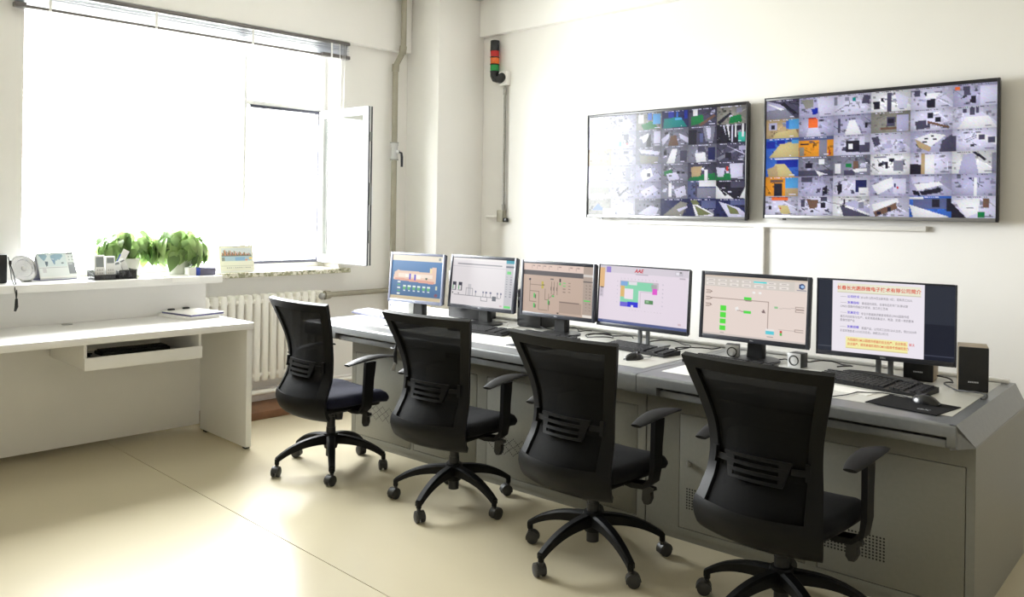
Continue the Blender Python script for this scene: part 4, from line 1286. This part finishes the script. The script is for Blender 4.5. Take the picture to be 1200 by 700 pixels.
def mon6():
    p = Pic(160, 100, (44, 48, 60))
    p.rect(.79, .52, 1, 1, (30, 33, 46)); p.rect(0, .93, .115, .935, (84, 88, 100)); p.rect(.79, .93, 1, .935, (74, 78, 96))
    p.rect(.115, .0, .79, 1, (240, 234, 243)); p.rect(.15, .045, .765, .16, (238, 236, 214)); p.rect(.22, .775, .675, .93, (248, 240, 172))
    p.rect(.15, .158, .765, .163, (206, 200, 170)); p.rect(.22, .928, .675, .933, (214, 200, 140))
    return p


MONS = [  # u, v, zb, rot, w, h, tilt
    (-3.454, 0.543, 0.862, 0.096, 0.486, 0.339, 0.086),
    (-2.979, 0.680, 0.847, 0.007, 0.583, 0.353, 0.096),
    (-2.350, 0.680, 0.852, -0.020, 0.575, 0.342, 0.033),
    (-1.756, 0.680, 0.843, -0.047, 0.610, 0.355, 0.054),
    (-1.098, 0.680, 0.846, 0.009, 0.588, 0.351, 0.066),
    (-0.462, 0.680, 0.841, 0.123, 0.594, 0.361, 0.011)]
MLBL = ['leftmost monitor, blue screen with a beige plant drawing',
        'second monitor from the left, pale grey screen with a process line drawing',
        'third monitor from the left, tan screen with a dark band across its top',
        'slim monitor showing a lilac screen with a green and blue floor plan',
        'monitor with a pink screen and a column of four green squares',
        'rightmost monitor showing a white slide with a red Chinese title']
MPIC = [mon1, mon2, mon3, mon4, mon5, mon6]
MSTY = ['silver', 'thick', 'thick', 'slim', 'thick', 'slim']
FACE = (R(90), 0, 0)
for i, (u, v, zb, r, w, h, tl) in enumerate(MONS):
    wx, wy, _ = W(u, v)
    t = thing('monitor', MLBL[i], 'monitor', (wx, wy, KH + 0.002), CA + r, 'monitors on the console')
    sty = MSTY[i]
    tilt = bxo('back_housing', BEZEL, t, -w / 2 + .004, w / 2 - .004, 0.006, 0.030, 0.004, h - .004, 0.006,
               loc=(0, 0, zb - KH - 0.002), rot=(-tl, 0, 0))
    bw = {'silver': 0.017, 'thick': 0.020, 'slim': 0.008}[sty]
    bb_ = {'silver': 0.022, 'thick': 0.024, 'slim': 0.022}[sty]
    m = MB()
    m.box(-w / 2, -w / 2 + bw, -0.006, 0.008, 0, h, 0.003); m.box(w / 2 - bw, w / 2, -0.006, 0.008, 0, h, 0.003)
    m.box(-w / 2 + bw, w / 2 - bw, -0.006, 0.008, h - bw, h, 0.003); m.box(-w / 2 + bw, w / 2 - bw, -0.006, 0.008, 0, bb_, 0.003)
    m.obj('bezel', BEZELS if sty == 'silver' else BEZEL, tilt)
    bxo('bulge', BEZEL, tilt, -w * .28, w * .28, 0.028, 0.05, h * .2, h * .8, 0.01)
    p = MPIC[i]()
    sw, sh = w - 2 * bw, h - bw - bb_
    pic_mesh('screen', p, sw, sh, MONSCR, tilt, 0.0, bb_)
    if i in (1, 2, 5, 0):
        text('logo', 'DELL', 0.011, LETTERG, tilt, (0, -0.0064, bb_ * .5), FACE, 'CENTER')
    if i == 4:
        text('logo', 'DELL', 0.009, LETTERG, tilt, (0, -0.0064, bb_ * .5), FACE, 'CENTER')

    def st(name, body, fx, fy, size, mm, al='LEFT', bold=0.0, sx=1.0, shear=0.0):
        return text(name, body, size * sh, mm, tilt, (-sw / 2 + fx * sw, -0.0012, bb_ + sh * (1 - fy)), FACE, al, bold, 0.0001, shear, sx)
    if i == 3:
        st('screen_logo', 'AAE', .455, .065, .085, T_CRIM, 'CENTER', .0009, 1.1, .25)
    if i == 5:
        st('slide_title', '\u957f\u6625\u957f\u5149\u5706\u8fb0\u5fae\u7535\u5b50\u6280\u672f\u6709\u9650\u516c\u53f8\u7b80\u4ecb', .455, .103, .064, T_RED, 'CENTER', .0004, 1.0)
        heads = [('\u516c\u53f8\u6982\u51b5', .222), ('\u53d1\u5c55\u6307\u6807', .305), ('\u53d1\u5c55\u5b9a\u4f4d', .445), ('\u53d1\u5c55\u89c4\u6a21', .645)]
        for hd, fy in heads:
            st('slide_heading', hd, .225, fy, .040, T_VIO, 'LEFT', .0002)
            st('slide_dash', '\u2014\u2014', .172, fy, .045, T_GRY, 'LEFT', 0, .9)
        body = [('2016\u5e7412\u670829\u65e5\u6ce8\u518c\u8d44\u91d11.0\u4ebf\uff0c\u73b0\u6709\u5458\u5de550\u4eba', .325, .225), ('\u5efa\u6210\u56fd\u5185\u9886\u5148\u3001\u5168\u7403\u77e5\u540d\u7684\u4e13\u95e8\u4ece\u4e8b\u5c16\u7aef', .335, .308),
                ('CMOS \u56fe\u50cf\u4f20\u611f\u5668\u82af\u7247\u7814\u53d1\u3001\u52a0\u5de5\u7684\u5de5\u827a\u7ebf', .172, .362), ('\u4e13\u6ce8\u4e8e\u9ad8\u7aef\u9ad8\u7075\u654f\u5ea6\u80cc\u7167\u5f0fCMOS\u56fe\u50cf\u4f20\u611f', .33, .452),
                ('\u5668\u82af\u7247\u7684\u7814\u53d1\u4e0e\u751f\u4ea7\uff0c\u672a\u6765\u5c06\u5efa\u6210\u96c6\u8bbe\u8ba1\u3001\u5236\u9020\u3001\u5c01\u88c5\u4e00\u4f53\u7684\u6574\u4f53', .172, .505), ('\u56fe\u50cf\u4f20\u611f\u4ea7\u4e1a', .172, .556),
                ('\u6839\u636e\u4ea7\u54c1\uff0c\u516c\u53f8\u5458\u5de5\u8fbe\u5230120\u4eba\u5de6\u53f3\uff0c\u9884\u8ba12020\u5e74', .335, .652), ('\u5b9e\u73b0\u5e74\u9500\u552e\u6536\u51653.5\u4ebf\u5143\u5de6\u53f3\uff0c\u7eb3\u7a0e\u8fbe2.0\u4ebf\u5143', .172, .706)]
        for bt, fx, fy in body:
            st('slide_text', bt, fx, fy, .040, T_GRY, 'LEFT', 0, .82)
        st('slide_note', '\u4e3a\u6211\u56fd\u7684CMOS\u56fe\u50cf\u4f20\u611f\u5668\u7684\u81ea\u4e3b\u77e5\u4ea7\u3001\u81ea\u4e3b\u5236\u9020\u3001\u89e3\u51b3', .23, .825, .042, T_RED, 'LEFT', .0001, .83)
        st('slide_note', '\u81ea\u4e3b\u56fd\u4ea7\uff0c\u63d0\u4f9b\u9ad8\u7aef\u5b9e\u7528\u7684CMOS\u56fe\u50cf\u4f20\u611f\u5668\u800c\u52aa\u529b', .23, .885, .042, T_RED, 'LEFT', .0001, .83)
    # stand
    zb2 = zb - KH - 0.002
    if sty == 'slim':
        nm = STEELD
        m = MB()
        for s_ in (-1, 1):
            m.box(s_ * .026 - .012, s_ * .026 + .012, 0.03, 0.042, 0.006, zb2 + h * .5, 0.003)
        m.box(-.04, .04, .032, .040, 0.055 + (zb2 * .3), zb2 + h * .5, 0.002)
        m.obj('stand_neck', nm, t)
        MB().box(-.11, .11, -0.03, .14, 0.0, 0.010, 0.004).obj('stand_foot', nm, t)
    else:
        m = MB()
        m.box(-.042, .042, 0.05, 0.085, 0.012, zb2 + h * .45, 0.008)
        m.ring_surface([[Vector((x, .045 + yy, z)) for x, z in ((-.05 + k_, 0.01), (.05 - k_, 0.01), (.036, zb2 + .02), (-.036, zb2 + .02))] for yy, k_ in ((0, 0), (-.012, .01))])
        m.obj('stand_neck', BLK, t)
        m = MB(); m.lathe([(0.001, 0), (0.12, 0), (0.122, 0.004), (0.116, 0.011), (0.05, 0.016), (0.001, 0.016)], (0, 0.05, 0), 28)
        m.obj('stand_base', BLK, t)


# ------------------------------------------------------------------ keyboards, mice, pads
def keyboard(label, u, v, rz, case, keys, w=0.45, d=0.155, palm=False):
    x, y, _ = W(u, v)
    t = thing('keyboard', label, 'keyboard', (x, y, KH + 0.0022), CA + rz, 'keyboards on the console')
    MB().ring_surface([[Vector((sx, -d / 2, 0.0)), Vector((sx, d / 2, 0)), Vector((sx, d / 2, 0.024)), Vector((sx, -d / 2, 0.012))] for sx in (-w / 2, w / 2)]).obj('keyboard_case', case, t)
    m = MB()
    def kz(yy): return 0.012 + (yy + d / 2) / d * 0.012
    for r_ in range(6):
        yy = -d / 2 + .014 + r_ * (d - .026) / 6 + (0.006 if r_ == 5 else 0)
        for c_ in range(22):
            if c_ in (15, 19) or (r_ == 0 and 4 < c_ < 9):
                continue
            xx = -w / 2 + .012 + c_ * (w - .024) / 22
            z = kz(yy)
            m.box(xx, xx + (w - .024) / 22 - .003, yy, yy + .017, z - .001, z + .008)
        if r_ == 0:
            m.box(-w / 2 + .012 + 5 * (w - .024) / 22, -w / 2 + .012 + 9 * (w - .024) / 22 - .003, yy, yy + .017, kz(yy) - .001, kz(yy) + .008)
    o = m.obj('keys', keys, t); o['kind'] = 'stuff'
    if palm:
        m = MB()
        pts = [Vector((-w * .36 + w * .72 * k / 12, d / 2 + .004 + .012 * math.sin(math.pi * k / 12), .022 + .008 * math.sin(math.pi * k / 12))) for k in range(13)]
        m.tube(pts, [.008] + [.013] * 11 + [.008], 8); m.obj('top_ridge', BLK, t)
    return t


keyboard('white keyboard at the far left end of the console', -3.80, 0.50, R(-8), KEYCASE, KEYW, 0.42, 0.14)
keyboard('black keyboard in front of the second monitor, behind the second chair', -2.75, 0.46, R(4), BLK, KEYM, 0.42)
keyboard('black keyboard in front of the tan screen, behind the third chair', -2.295, 0.50, R(-4), BLK, KEYM, 0.42)
keyboard('black keyboard before the floor plan monitor, beside a mouse', -1.68, 0.555, R(-8), BLK, KEYM, 0.44, 0.14)
keyboard('black keyboard mostly hidden behind the back of the nearest chair', -1.13, 0.50, R(-3), BLK, KEYM, 0.44)
keyboard('wide black keyboard with raised ridge before the rightmost monitor', -0.455, 0.51, R(-8), BLK, KEYM, 0.50, 0.17, True)


def mouse(label, u, v, z, rz, cable):
    x, y, _ = W(u, v)
    t = thing('mouse', label, 'mouse', (x, y, z), CA + rz, 'mice on the console')
    m = MB()
    rings = []
    n = 10
    for k in range(n + 1):
        f = k / n
        yy = -.055 + .11 * f
        hw = .031 * math.sin(math.pi * min(.97, max(.06, f))) ** .45
        hh = .036 * (math.sin(math.pi * min(.97, max(.05, f * .9 + .02))) ** .6)
        rings.append([Vector((hw * math.cos(a) * (1 if a > -.1 else 1), yy, max(0.0, hh * math.sin(a)))) for a in [math.pi * q / 9 for q in range(10)]] + [Vector((-hw * .9, yy, 0)), Vector((hw * .9, yy, 0))])
    m.ring_surface(rings); m.obj('shell', BLKG, t, 60)
    m = MB(); m.lathe([(0.001, -.004), (0.009, -.004), (0.009, .004), (0.001, .004)], seg=12, M=Matrix.Translation((0, .028, .031)) @ Matrix.Rotation(R(90), 4, 'Y')); m.obj('scroll_wheel', CASTER, t)
    MB().tube(cable, .0022, 6).obj('mouse_cable', CABLE, t)
    return t


mouse('black mouse on the white worktop between the third and nearest chairs', -1.56, 0.31, KH + .002, R(-20), [(0, .05, .008), (.0, .10, .004), (-.04, .16, .004), (-.05, .22, .004)])
mouse('black mouse on the black pad at the right end of the console', -0.175, 0.285, KH + .006, R(75), [(0, .05, .008), (.03, .12, .004), (.02, .2, .001), (-.05, .27, .0), (-.14, .26, 0.0), (-.22, .27, 0)])


def quad_pad(name, label, cat, pts, z, t_, mt):
    c = sum((Vector(W(*p)) for p in pts), Vector()) / len(pts)
    m = MB()
    m.ring_surface([[Vector(W(*p)) - c + Vector((0, 0, h_)) for p in pts] for h_ in (0, t_)])
    o = m.obj(name, mt, None, loc=(c.x, c.y, z))
    return tag(o, label, cat)


pd = quad_pad('mouse_pad', 'thin black mouse pad at the right end of the console', 'mouse pad', [(-.365, .145), (-.09, .10), (-.055, .315), (-.335, .36)], KH + .0018, .003, FABRIC)
px_ = Vector(W(-.155, .165)) - pd.location
text('pad_emblem', 'GX', .026, LETTERG, pd, (px_.x, px_.y, .0033), (0, 0, CA - R(5)), 'CENTER', 0, .0001, .2, 1.3)
quad_pad('mouse_pad', 'dark mouse pad corner showing left of the second chair back', 'mouse pad', [(-3.37, .19), (-3.16, .19), (-3.15, .38), (-3.37, .38)], KH + .0018, .003, BEZEL)
quad_pad('mouse_pad', 'dark mouse pad corner showing left of the third chair back', 'mouse pad', [(-2.31, .18), (-2.05, .19), (-2.05, .38), (-2.30, .38)], KH + .0018, .003, BEZEL)
quad_pad('paper_sheet', 'white paper sheet on the console between the second and third chairs', 'paper', [(-2.70, .16), (-2.48, .18), (-2.50, .37), (-2.72, .34)], KH + .0018, .002, PAPER)
quad_pad('paper_sheet', 'white paper strip under the front of the wide black keyboard', 'paper', [(-.62, .30), (-.40, .27), (-.385, .37), (-.60, .40)], KH + .0018, .002, PAPER)


# ------------------------------------------------------------------ speakers, boxes
def cube_speaker(label, u, v, rz):
    x, y, _ = W(u, v)
    t = thing('cube_speaker', label, 'speaker', (x, y, KH + .002), CA + rz, 'small cube speakers')
    bxo('cabinet', BLK, t, -.034, .034, -.034, .036, 0, .07, .004)
    bxo('face_plate', SILV, t, -.034, .034, -.040, -.0335, 0, .07, .004)
    M_ = Matrix.Translation((0, -.040, .035)) @ Matrix.Rotation(R(90), 4, 'X')
    m = MB(); m.tube([M_ @ Vector((.023 * math.cos(a), .023 * math.sin(a), .001)) for a in [2 * math.pi * k / 22 for k in range(22)]], .003, 6, True); m.obj('cone_ring', BLK, t)
    MB().lathe([(.001, .004), (.008, .003), (.02, .0), (.02, -.001), (.001, -.001)], seg=20, M=M_).obj('cone', SILV, t)
    return t


cube_speaker('silver cube speaker left of the stand of the green square monitor', -1.225, .73, R(20))
cube_speaker('silver cube speaker right of the stand of the green square monitor', -.875, .72, R(-6))


def box_speaker(label, u, v, rz, w, h, d):
    x, y, _ = W(u, v)
    t = thing('box_speaker', label, 'speaker', (x, y, KH + .002), CA + rz, 'black box speakers')
    bxo('cabinet', SPKSIDE, t, -w / 2, w / 2, -d / 2 + .006, d / 2, 0, h, .003)
    bxo('grille', BLK, t, -w / 2, w / 2, -d / 2 - .006, -d / 2 + .006, 0, h, .005)
    m = MB()
    for k in range(6):
        m.box(-.02 + k * .0068, -.02 + k * .0068 + .005, -d / 2 - .0072, -d / 2 - .005, h * .20, h * .20 + .006)
    m.obj('emblem', LETTERG, t)
    return t


box_speaker('black box speaker behind the stand of the rightmost monitor', -.345, .845, R(6), .125, .19, .14)
box_speaker('black box speaker standing alone at the right end of the console', -.113, .76, R(15), .115, .19, .14)
x, y, _ = W(-3.80, .79)
wb = thing('white_device', 'small white rounded device under the leftmost monitor', 'device', (x, y, KH + .002), CA)
bxo('body', PVC, wb, -.11, .11, -.09, .09, 0, .085, .02)
bxo('badge', BEZELS, wb, -.085, -.07, -.0915, -.089, .045, .062)
x, y, _ = W(-4.12 + .30, 1.0)
MB_ = MB().lathe([(0.001, 0), (.10, 0), (.115, .012), (.10, .014), (.001, .012)], seg=24)
tag(MB_.obj('round_dish', TAN, None, loc=(x - .12, y + .0, KH + .0022)), 'small tan round dish behind the leftmost monitor', 'dish')


def tower(label, u, v, w, d, h, slots):
    x, y, _ = W(u, v)
    t = thing('computer_tower', label, 'computer', (x, y, KH + .002), CA, 'black computers behind the monitors')
    bxo('case', BLK, t, -w / 2, w / 2, -d / 2, d / 2, 0, h, .006)
    bxo('front_panel', BLKG, t, -w / 2 + .004, w / 2 - .004, -d / 2 - .012, -d / 2, .004, h - .004, .005)
    for z in slots:
        bxo('drive_bay', BEZEL, t, -w / 2 + .012, w / 2 - .012, -d / 2 - .015, -d / 2 - .011, h * z, h * z + .022, .002)
    return t


tower('black computer tower between the first and second monitors', -3.26, .91, .30, .16, .325, (.72, .6))
tower('black computer tower between the second and third monitors', -2.68, .91, .20, .16, .24, (.7,))

# keys hanging from the console edge
x, y, _ = W(-2.99, -.012)
kb = thing('key_bunch', 'bunch of keys on a black strap hanging from the console edge by the second chair', 'keys', (x, y, .70), CA)
MB().tube([(-.06, .0, -.028), (-.03, -.01, -.03), (0, -.012, -.02), (.008, -.012, .02), (.012, .002, .046)], .006, 8).obj('strap', CABLE, kb)
MB().tube([(0, -.012, -.02), (-.004, -.016, -.07), (.004, -.016, -.115)], [.008, .012, .009], 8).obj('fob', BLK, kb)
for k in range(3):
    MB().box(-.008, .008, -.0015, .0015, -.05, 0, .001).obj('key', METAL, kb, loc=(-.008 + k * .008, -.018 - k * .003, -.105), rot=(0, R(14 * (k - 1) + 10), R(20 * k)))

# loose cables
CAB = [([(-2.20, .80), (-2.10, .87), (-2.02, .80), (-2.08, .72), (-2.18, .75), (-2.12, .85), (-1.98, .9), (-1.90, .84)], 'tangle of black cable on the worktop between the tan and floor plan monitors', CABLE),
       ([(-2.62, .86), (-2.52, .78), (-2.45, .86), (-2.38, .93), (-2.30, .86), (-2.24, .92)], 'black cable lying behind the stand of the tan screen monitor', CABLE),
       ([(-1.80, .80), (-1.70, .92), (-1.58, .88), (-1.50, .78), (-1.56, .72), (-1.45, .82), (-1.38, .93)], 'thin black cable curling behind the floor plan monitor', CABLE),
       ([(-1.18, .84), (-1.10, .78), (-1.0, .82), (-.94, .78), (-.86, .84), (-.78, .92), (-.66, .86), (-.72, .78)], 'black speaker cable looping behind the green square monitor', CABLE),
       ([(-.40, .92), (-.24, .86), (-.20, .80), (-.21, .70), (-.10, .62), (-.02, .58), (-.025, .48)], 'black cable between the two box speakers', CABLE),
       ([(-2.95, .74), (-2.84, .80), (-2.72, .66), (-2.55, .70), (-2.45, .64)], 'grey cable on the worktop below the second monitor', CABLEG)]
for pts, lb, mt in CAB:
    c = sum((Vector(W(*p)) for p in pts), Vector()) / len(pts)
    P_ = [Vector(W(*p)) - c for p in pts]
    fine = []
    for k in range(len(P_) - 1):
        a, b, c_, d = P_[max(0, k - 1)], P_[k], P_[k + 1], P_[min(len(P_) - 1, k + 2)]
        for q in range(5):
            f = q / 5
            fine.append(0.5 * ((2 * b) + (c_ - a) * f + (2 * a - 5 * b + 4 * c_ - d) * f * f + (3 * b - a - 3 * c_ + d) * f ** 3) + Vector((0, 0, .004 + .012 * abs(math.sin(k * 1.7 + f * 2)))))
    tag(MB().tube(fine, .0035, 6).obj('cable', mt, None, loc=(c.x, c.y, KH + .002)), lb, 'cable')
for (mi, a, b, lb) in ((3, (-.10, .02), (-.02, .05), None), (5, (-.13, .02), (-.05, .04), None), (4, (.12, .03), (.2, .12), None)):
    pass

# ================================================================== CHAIRS
KZ = [.345, .370, .430, .490, .560, .650, .740, .830, .910, .965, .980]
KY = [-.212, -.246, -.276, -.252, -.212, -.190, -.194, -.213, -.242, -.262, -.268]
KW = [.224, .235, .240, .228, .216, .211, .220, .244, .268, .283, .286]
KC = [.050, .060, .075, .075, .065, .050, .042, .035, .035, .035, .035]
NK = len(KZ) - 1


def cr_(arr, s):
    f = s * NK; k = min(NK - 1, int(f)); f -= k
    a, b, c, d = arr[max(0, k - 1)], arr[k], arr[k + 1], arr[min(NK, k + 2)]
    return 0.5 * (2 * b + (c - a) * f + (2 * a - 5 * b + 4 * c - d) * f * f + (3 * b - a - 3 * c + d) * f ** 3)


def bpt(c, s):
    return Vector((c * cr_(KW, s), cr_(KY, s) + cr_(KC, s) * c * c, cr_(KZ, s)))


def bsurf(c, s):
    p = bpt(c, s)
    e = 1e-3
    du = bpt(c + e, s) - bpt(c - e, s); dv = bpt(c, min(1, s + e)) - bpt(c, max(0, s - e))
    n = du.cross(dv).normalized()      # points to -Y (backwards)
    return p, n


def s_of_z(z):
    for k in range(400):
        if cr_(KZ, k / 400) >= z:
            return k / 400
    return 1.0


CHL = ['leftmost office chair, seen side on, with navy seat, near the radiator',
       'second office chair from the left, before the second monitor',
       'third office chair from the left, before the floor plan monitor',
       'nearest office chair, largest and cut by the bottom edge of the picture']


def make_chair(label, loc, rz, phi):
    t = thing('office_chair', label, 'chair', loc, rz, 'black mesh office chairs along the console')
    TB = (0.012, -0.012)
    inner = lambda s: 0.775 + 0.07 * s * s
    bf = MB()
    sb = s_of_z(.455)
    bf.shell(bsurf, inner, 1.0, sb - .02, 1.0, 4, 26, TB)
    bf.shell(bsurf, -1.0, lambda s: -inner(s), sb - .02, 1.0, 4, 26, TB)
    st_ = s_of_z(.938)
    bf.shell(bsurf, lambda s: -inner(s), inner, st_, 1.0, 14, 4, TB)
    bfo = bf.obj('back_frame', CHAIRB, t, 50)
    MB().shell(bsurf, -.82, .82, sb - .01, st_ + .01, 18, 24, (0.002, -0.002)).obj('back_mesh', NET, bfo, 60)
    MB().shell(bsurf, -1.0, 1.0, 0.0, sb, 20, 8, (0.015, -0.010)).obj('lower_back_panel', CHAIRB, t, 50)
    # lumbar support: pad with three slots and side clips
    lu = MB()
    s0, s1 = s_of_z(.555), s_of_z(.655)
    for k in range(4):
        a = s0 + (s1 - s0) * (k / 3.0) * .78
        hw = .44 + .045 * k
        lu.shell(bsurf, -hw, hw, a, a + (s1 - s0) * .13, 10, 2, (.024, .012))
    lu.shell(bsurf, lambda s: -.45 - .14 * (s - s0) / (s1 - s0), -.38, s0, s0 + (s1 - s0) * .91, 3, 5, (.022, .012))
    lu.shell(bsurf, .38, lambda s: .45 + .14 * (s - s0) / (s1 - s0), s0, s0 + (s1 - s0) * .91, 3, 5, (.022, .012))
    lu.shell(bsurf, -.84, -.56, s0 + (s1 - s0) * .5, s0 + (s1 - s0) * .72, 4, 2, (.018, .010))
    lu.shell(bsurf, .56, .84, s0 + (s1 - s0) * .5, s0 + (s1 - s0) * .72, 4, 2, (.018, .010))
    lu.shell(bsurf, .76, .83, s0 + (s1 - s0) * .35, s0 + (s1 - s0) * .95, 2, 3, (.026, .010))
    lu.shell(bsurf, -.83, -.76, s0 + (s1 - s0) * .35, s0 + (s1 - s0) * .95, 2, 3, (.026, .010))
    lu.obj('lumbar_support', CHAIRB, t, 50)
    # seat cushion, super-ellipse slab with waterfall front
    rings = []
    n = 36
    for fz, fr in ((0.0, .90), (.10, .965), (.35, 1.0), (.65, .995), (.88, .95), (1.0, .84), (1.03, .5), (1.035, .05)):
        ring = []
        for k in range(n):
            a = 2 * math.pi * k / n
            cx, sy = math.cos(a), math.sin(a)
            e = .42
            xx = .250 * fr * math.copysign(abs(cx) ** e, cx); yy = .245 * fr * math.copysign(abs(sy) ** e, sy)
            zz = .388 + .075 * fz
            if fz < .5:
                zz += .012 * (abs(xx) / .25) ** 2
            drop = max(0, (yy - .10) / .14)
            zz -= .035 * drop * drop
            if fz > .9:
                zz += .012 * (abs(xx) / .25) ** 2 - .006
            ring.append(Vector((xx, yy + .035, zz)))
        rings.append(ring)
    seat = MB().ring_surface(rings).obj('seat', FABRIC, t, 70)
    MB().box(-.20, .20, -.17, .20, .368, .395, .012).obj('seat_pan', CHAIRB, seat)
    # tilt mechanism with lever
    tm = MB().box(-.075, .075, -.12, .11, .325, .37, .012).box(-.045, .045, -.235, -.10, .340, .365, .008).cyl((0, .05, .325), (0, .05, .275), .03, .024).obj('tilt_mechanism', BLK, t)
    m = MB()
    m.tube([(.06, .06, 0.350), (.16, .07, 0.347), (.205, .075, 0.345)], .006, 8)
    m.ring_surface([[Vector((.19 + x * s_, .075 + y_, z)) for x, z in ((0, 0.353), (.075, 0.349), (.078, 0.337), (.06, 0.327), (.063, 0.300), (.05, 0.273), (.03, 0.271), (.018, 0.287), (.022, .35), (.012, 0.335), (0, 0.339))] for y_, s_ in ((-.012, 1), (.012, 1))])
    m.obj('tilt_lever', BLK, tm)
    # gas lift
    g = MB(); g.cyl((0, 0, .075), (0, 0, .24), .027, seg=18).cyl((0, 0, .24), (0, 0, .30), .024, seg=18).cyl((0, 0, .30), (0, 0, .335), .016, seg=14)
    g.obj('gas_lift', BLK, t)
    h = MB(); h.lathe([(.001, .12), (.036, .12), (.044, .15), (.046, .19), (.04, .205), (.001, .208)], seg=20); h.obj('base_hub', CHAIRB, t)
    # five legs, each with its caster
    lm = MB()
    rings = []
    for k in range(11):
        f = k / 10
        r_ = .03 + .285 * f
        zt = .198 - .02 * f - .075 * f ** 2.6
        th = .050 - .022 * f
        hw = .026 - .009 * f
        rings.append([Vector((r_, -hw, zt - th)), Vector((r_, hw, zt - th)), Vector((r_, hw, zt - .008)), Vector((r_, hw * .6, zt)), Vector((r_, -hw * .6, zt)), Vector((r_, -hw, zt - .008))])
    lm.ring_surface(rings)
    lm.cyl((.309, 0, .066), (.309, 0, .095), .013, seg=12)
    leg_me = lm.mesh('base_leg', CHAIRB, 35)
    cm = MB()
    for s_ in (-1, 1):
        cm.lathe([(.001, 0), (.020, 0), (.0265, .004), (.0275, .010), (.0265, .017), (.020, .020), (.001, .020)], seg=20,
                 M=Matrix.Translation((-.012, s_ * .004 + (0 if s_ > 0 else 0), .0275)) @ Matrix.Rotation(R(-90 * s_), 4, 'X'))
    hood = []
    for k in range(9):
        a = R(-20 + 200 * k / 8)
        hood.append((math.cos(a) * .031 - .012, math.sin(a) * .031 + .0275))
    inn = [(p[0] * .86 - .0017, (p[1] - .0275) * .86 + .0275) for p in reversed(hood)]
    cm.prism(hood + inn, 'y', -.019, .019)
    cm.cyl((0, 0, .04), (0, 0, .075), .010, seg=10)
    cas_me = cm.mesh('caster', CASTER, 40)
    for k in range(5):
        l_ = link('base_leg', leg_me, t, (0, 0, 0), (0, 0, R(phi + 72 * k)))
        link('caster', cas_me, l_, (.309, 0, 0), (0, 0, R(random.uniform(-80, 80) - 60)))
    # armrests
    for s_ in (-1, 1):
        a = MB()
        prof = [(.12, .375, .02), (.20, .362, .025), (.254, .366, .03), (.287, .395, .033), (.294, .45, .036), (.292, .54, .042), (.290, .61, .05), (.288, .645, .055)]
        rings = []
        for i_, (xx, zz, yy) in enumerate(prof):
            if i_ < 3:
                d = Vector((1, 0, 0.0)); nrm = Vector((0, 0, 1))
            elif i_ == 3:
                nrm = Vector((-.7, 0, .7))
            else:
                nrm = Vector((-1, 0, 0))
            wd = .030 if i_ < 6 else .034
            tk_ = .011
            c_ = Vector((xx * s_, yy, zz)); nn = Vector((nrm.x * s_, 0, nrm.z))
            rings.append([c_ + Vector((0, -wd, 0)) - nn * tk_, c_ + Vector((0, wd, 0)) - nn * tk_, c_ + Vector((0, wd, 0)) + nn * tk_, c_ + Vector((0, -wd, 0)) + nn * tk_])
        a.ring_surface(rings)
        ao = a.obj('armrest', CHAIRB, t, 45)
        pad = MB()
        rings = []
        for k in range(13):
            f = k / 12
            yy = -.10 + .31 * f
            hw = .044 * math.sin(math.pi * min(.93, max(.09, .1 + f * .85))) ** .5
            zc = .652 + .020 * math.sin(math.pi * f * .9) - .012 * (1 - f)
            tk_ = .012 * (0.45 + .55 * math.sin(math.pi * min(.95, max(.05, f))))
            rings.append([Vector((s_ * .286 + hw * math.cos(q), yy, zc + tk_ * math.sin(q) * (1 if math.sin(q) > 0 else .8))) for q in [2 * math.pi * w_ / 14 for w_ in range(14)]])
        pad.ring_surface(rings)
        pad.obj('arm_pad', CHAIRB, ao, 60)
    return t


chairs = [((-3.236, 2.875, 0), R(8.1), 62), ((-4.149, 2.737, 0), R(1.1), 39), ((-2.311, 2.861, 0), R(1.5), 49), ((-1.468, 2.921, 0), R(0.9), 36)]
c2 = make_chair(CHL[1], chairs[0][0], chairs[0][1], chairs[0][2])
for (loc, rz, ph), lb in zip(chairs[1:], (CHL[0], CHL[2], CHL[3])):
    c = dup(c2, loc, rz, lb)
    k = 0
    for o in list(COL.objects):
        if o.parent == c and o.name.startswith('base_leg'):
            o.rotation_euler = (0, 0, R(ph + 72 * k)); k += 1
            for q in list(COL.objects):
                if q.parent == o:
                    q.rotation_euler = (0, 0, R(random.uniform(0, 360)))
        if o.parent == c and o.name.startswith('seat') and lb == CHL[0]:
            o.data = o.data.copy(); o.data.materials[0] = FABRICN
            o['label'] = 'navy fabric seat'
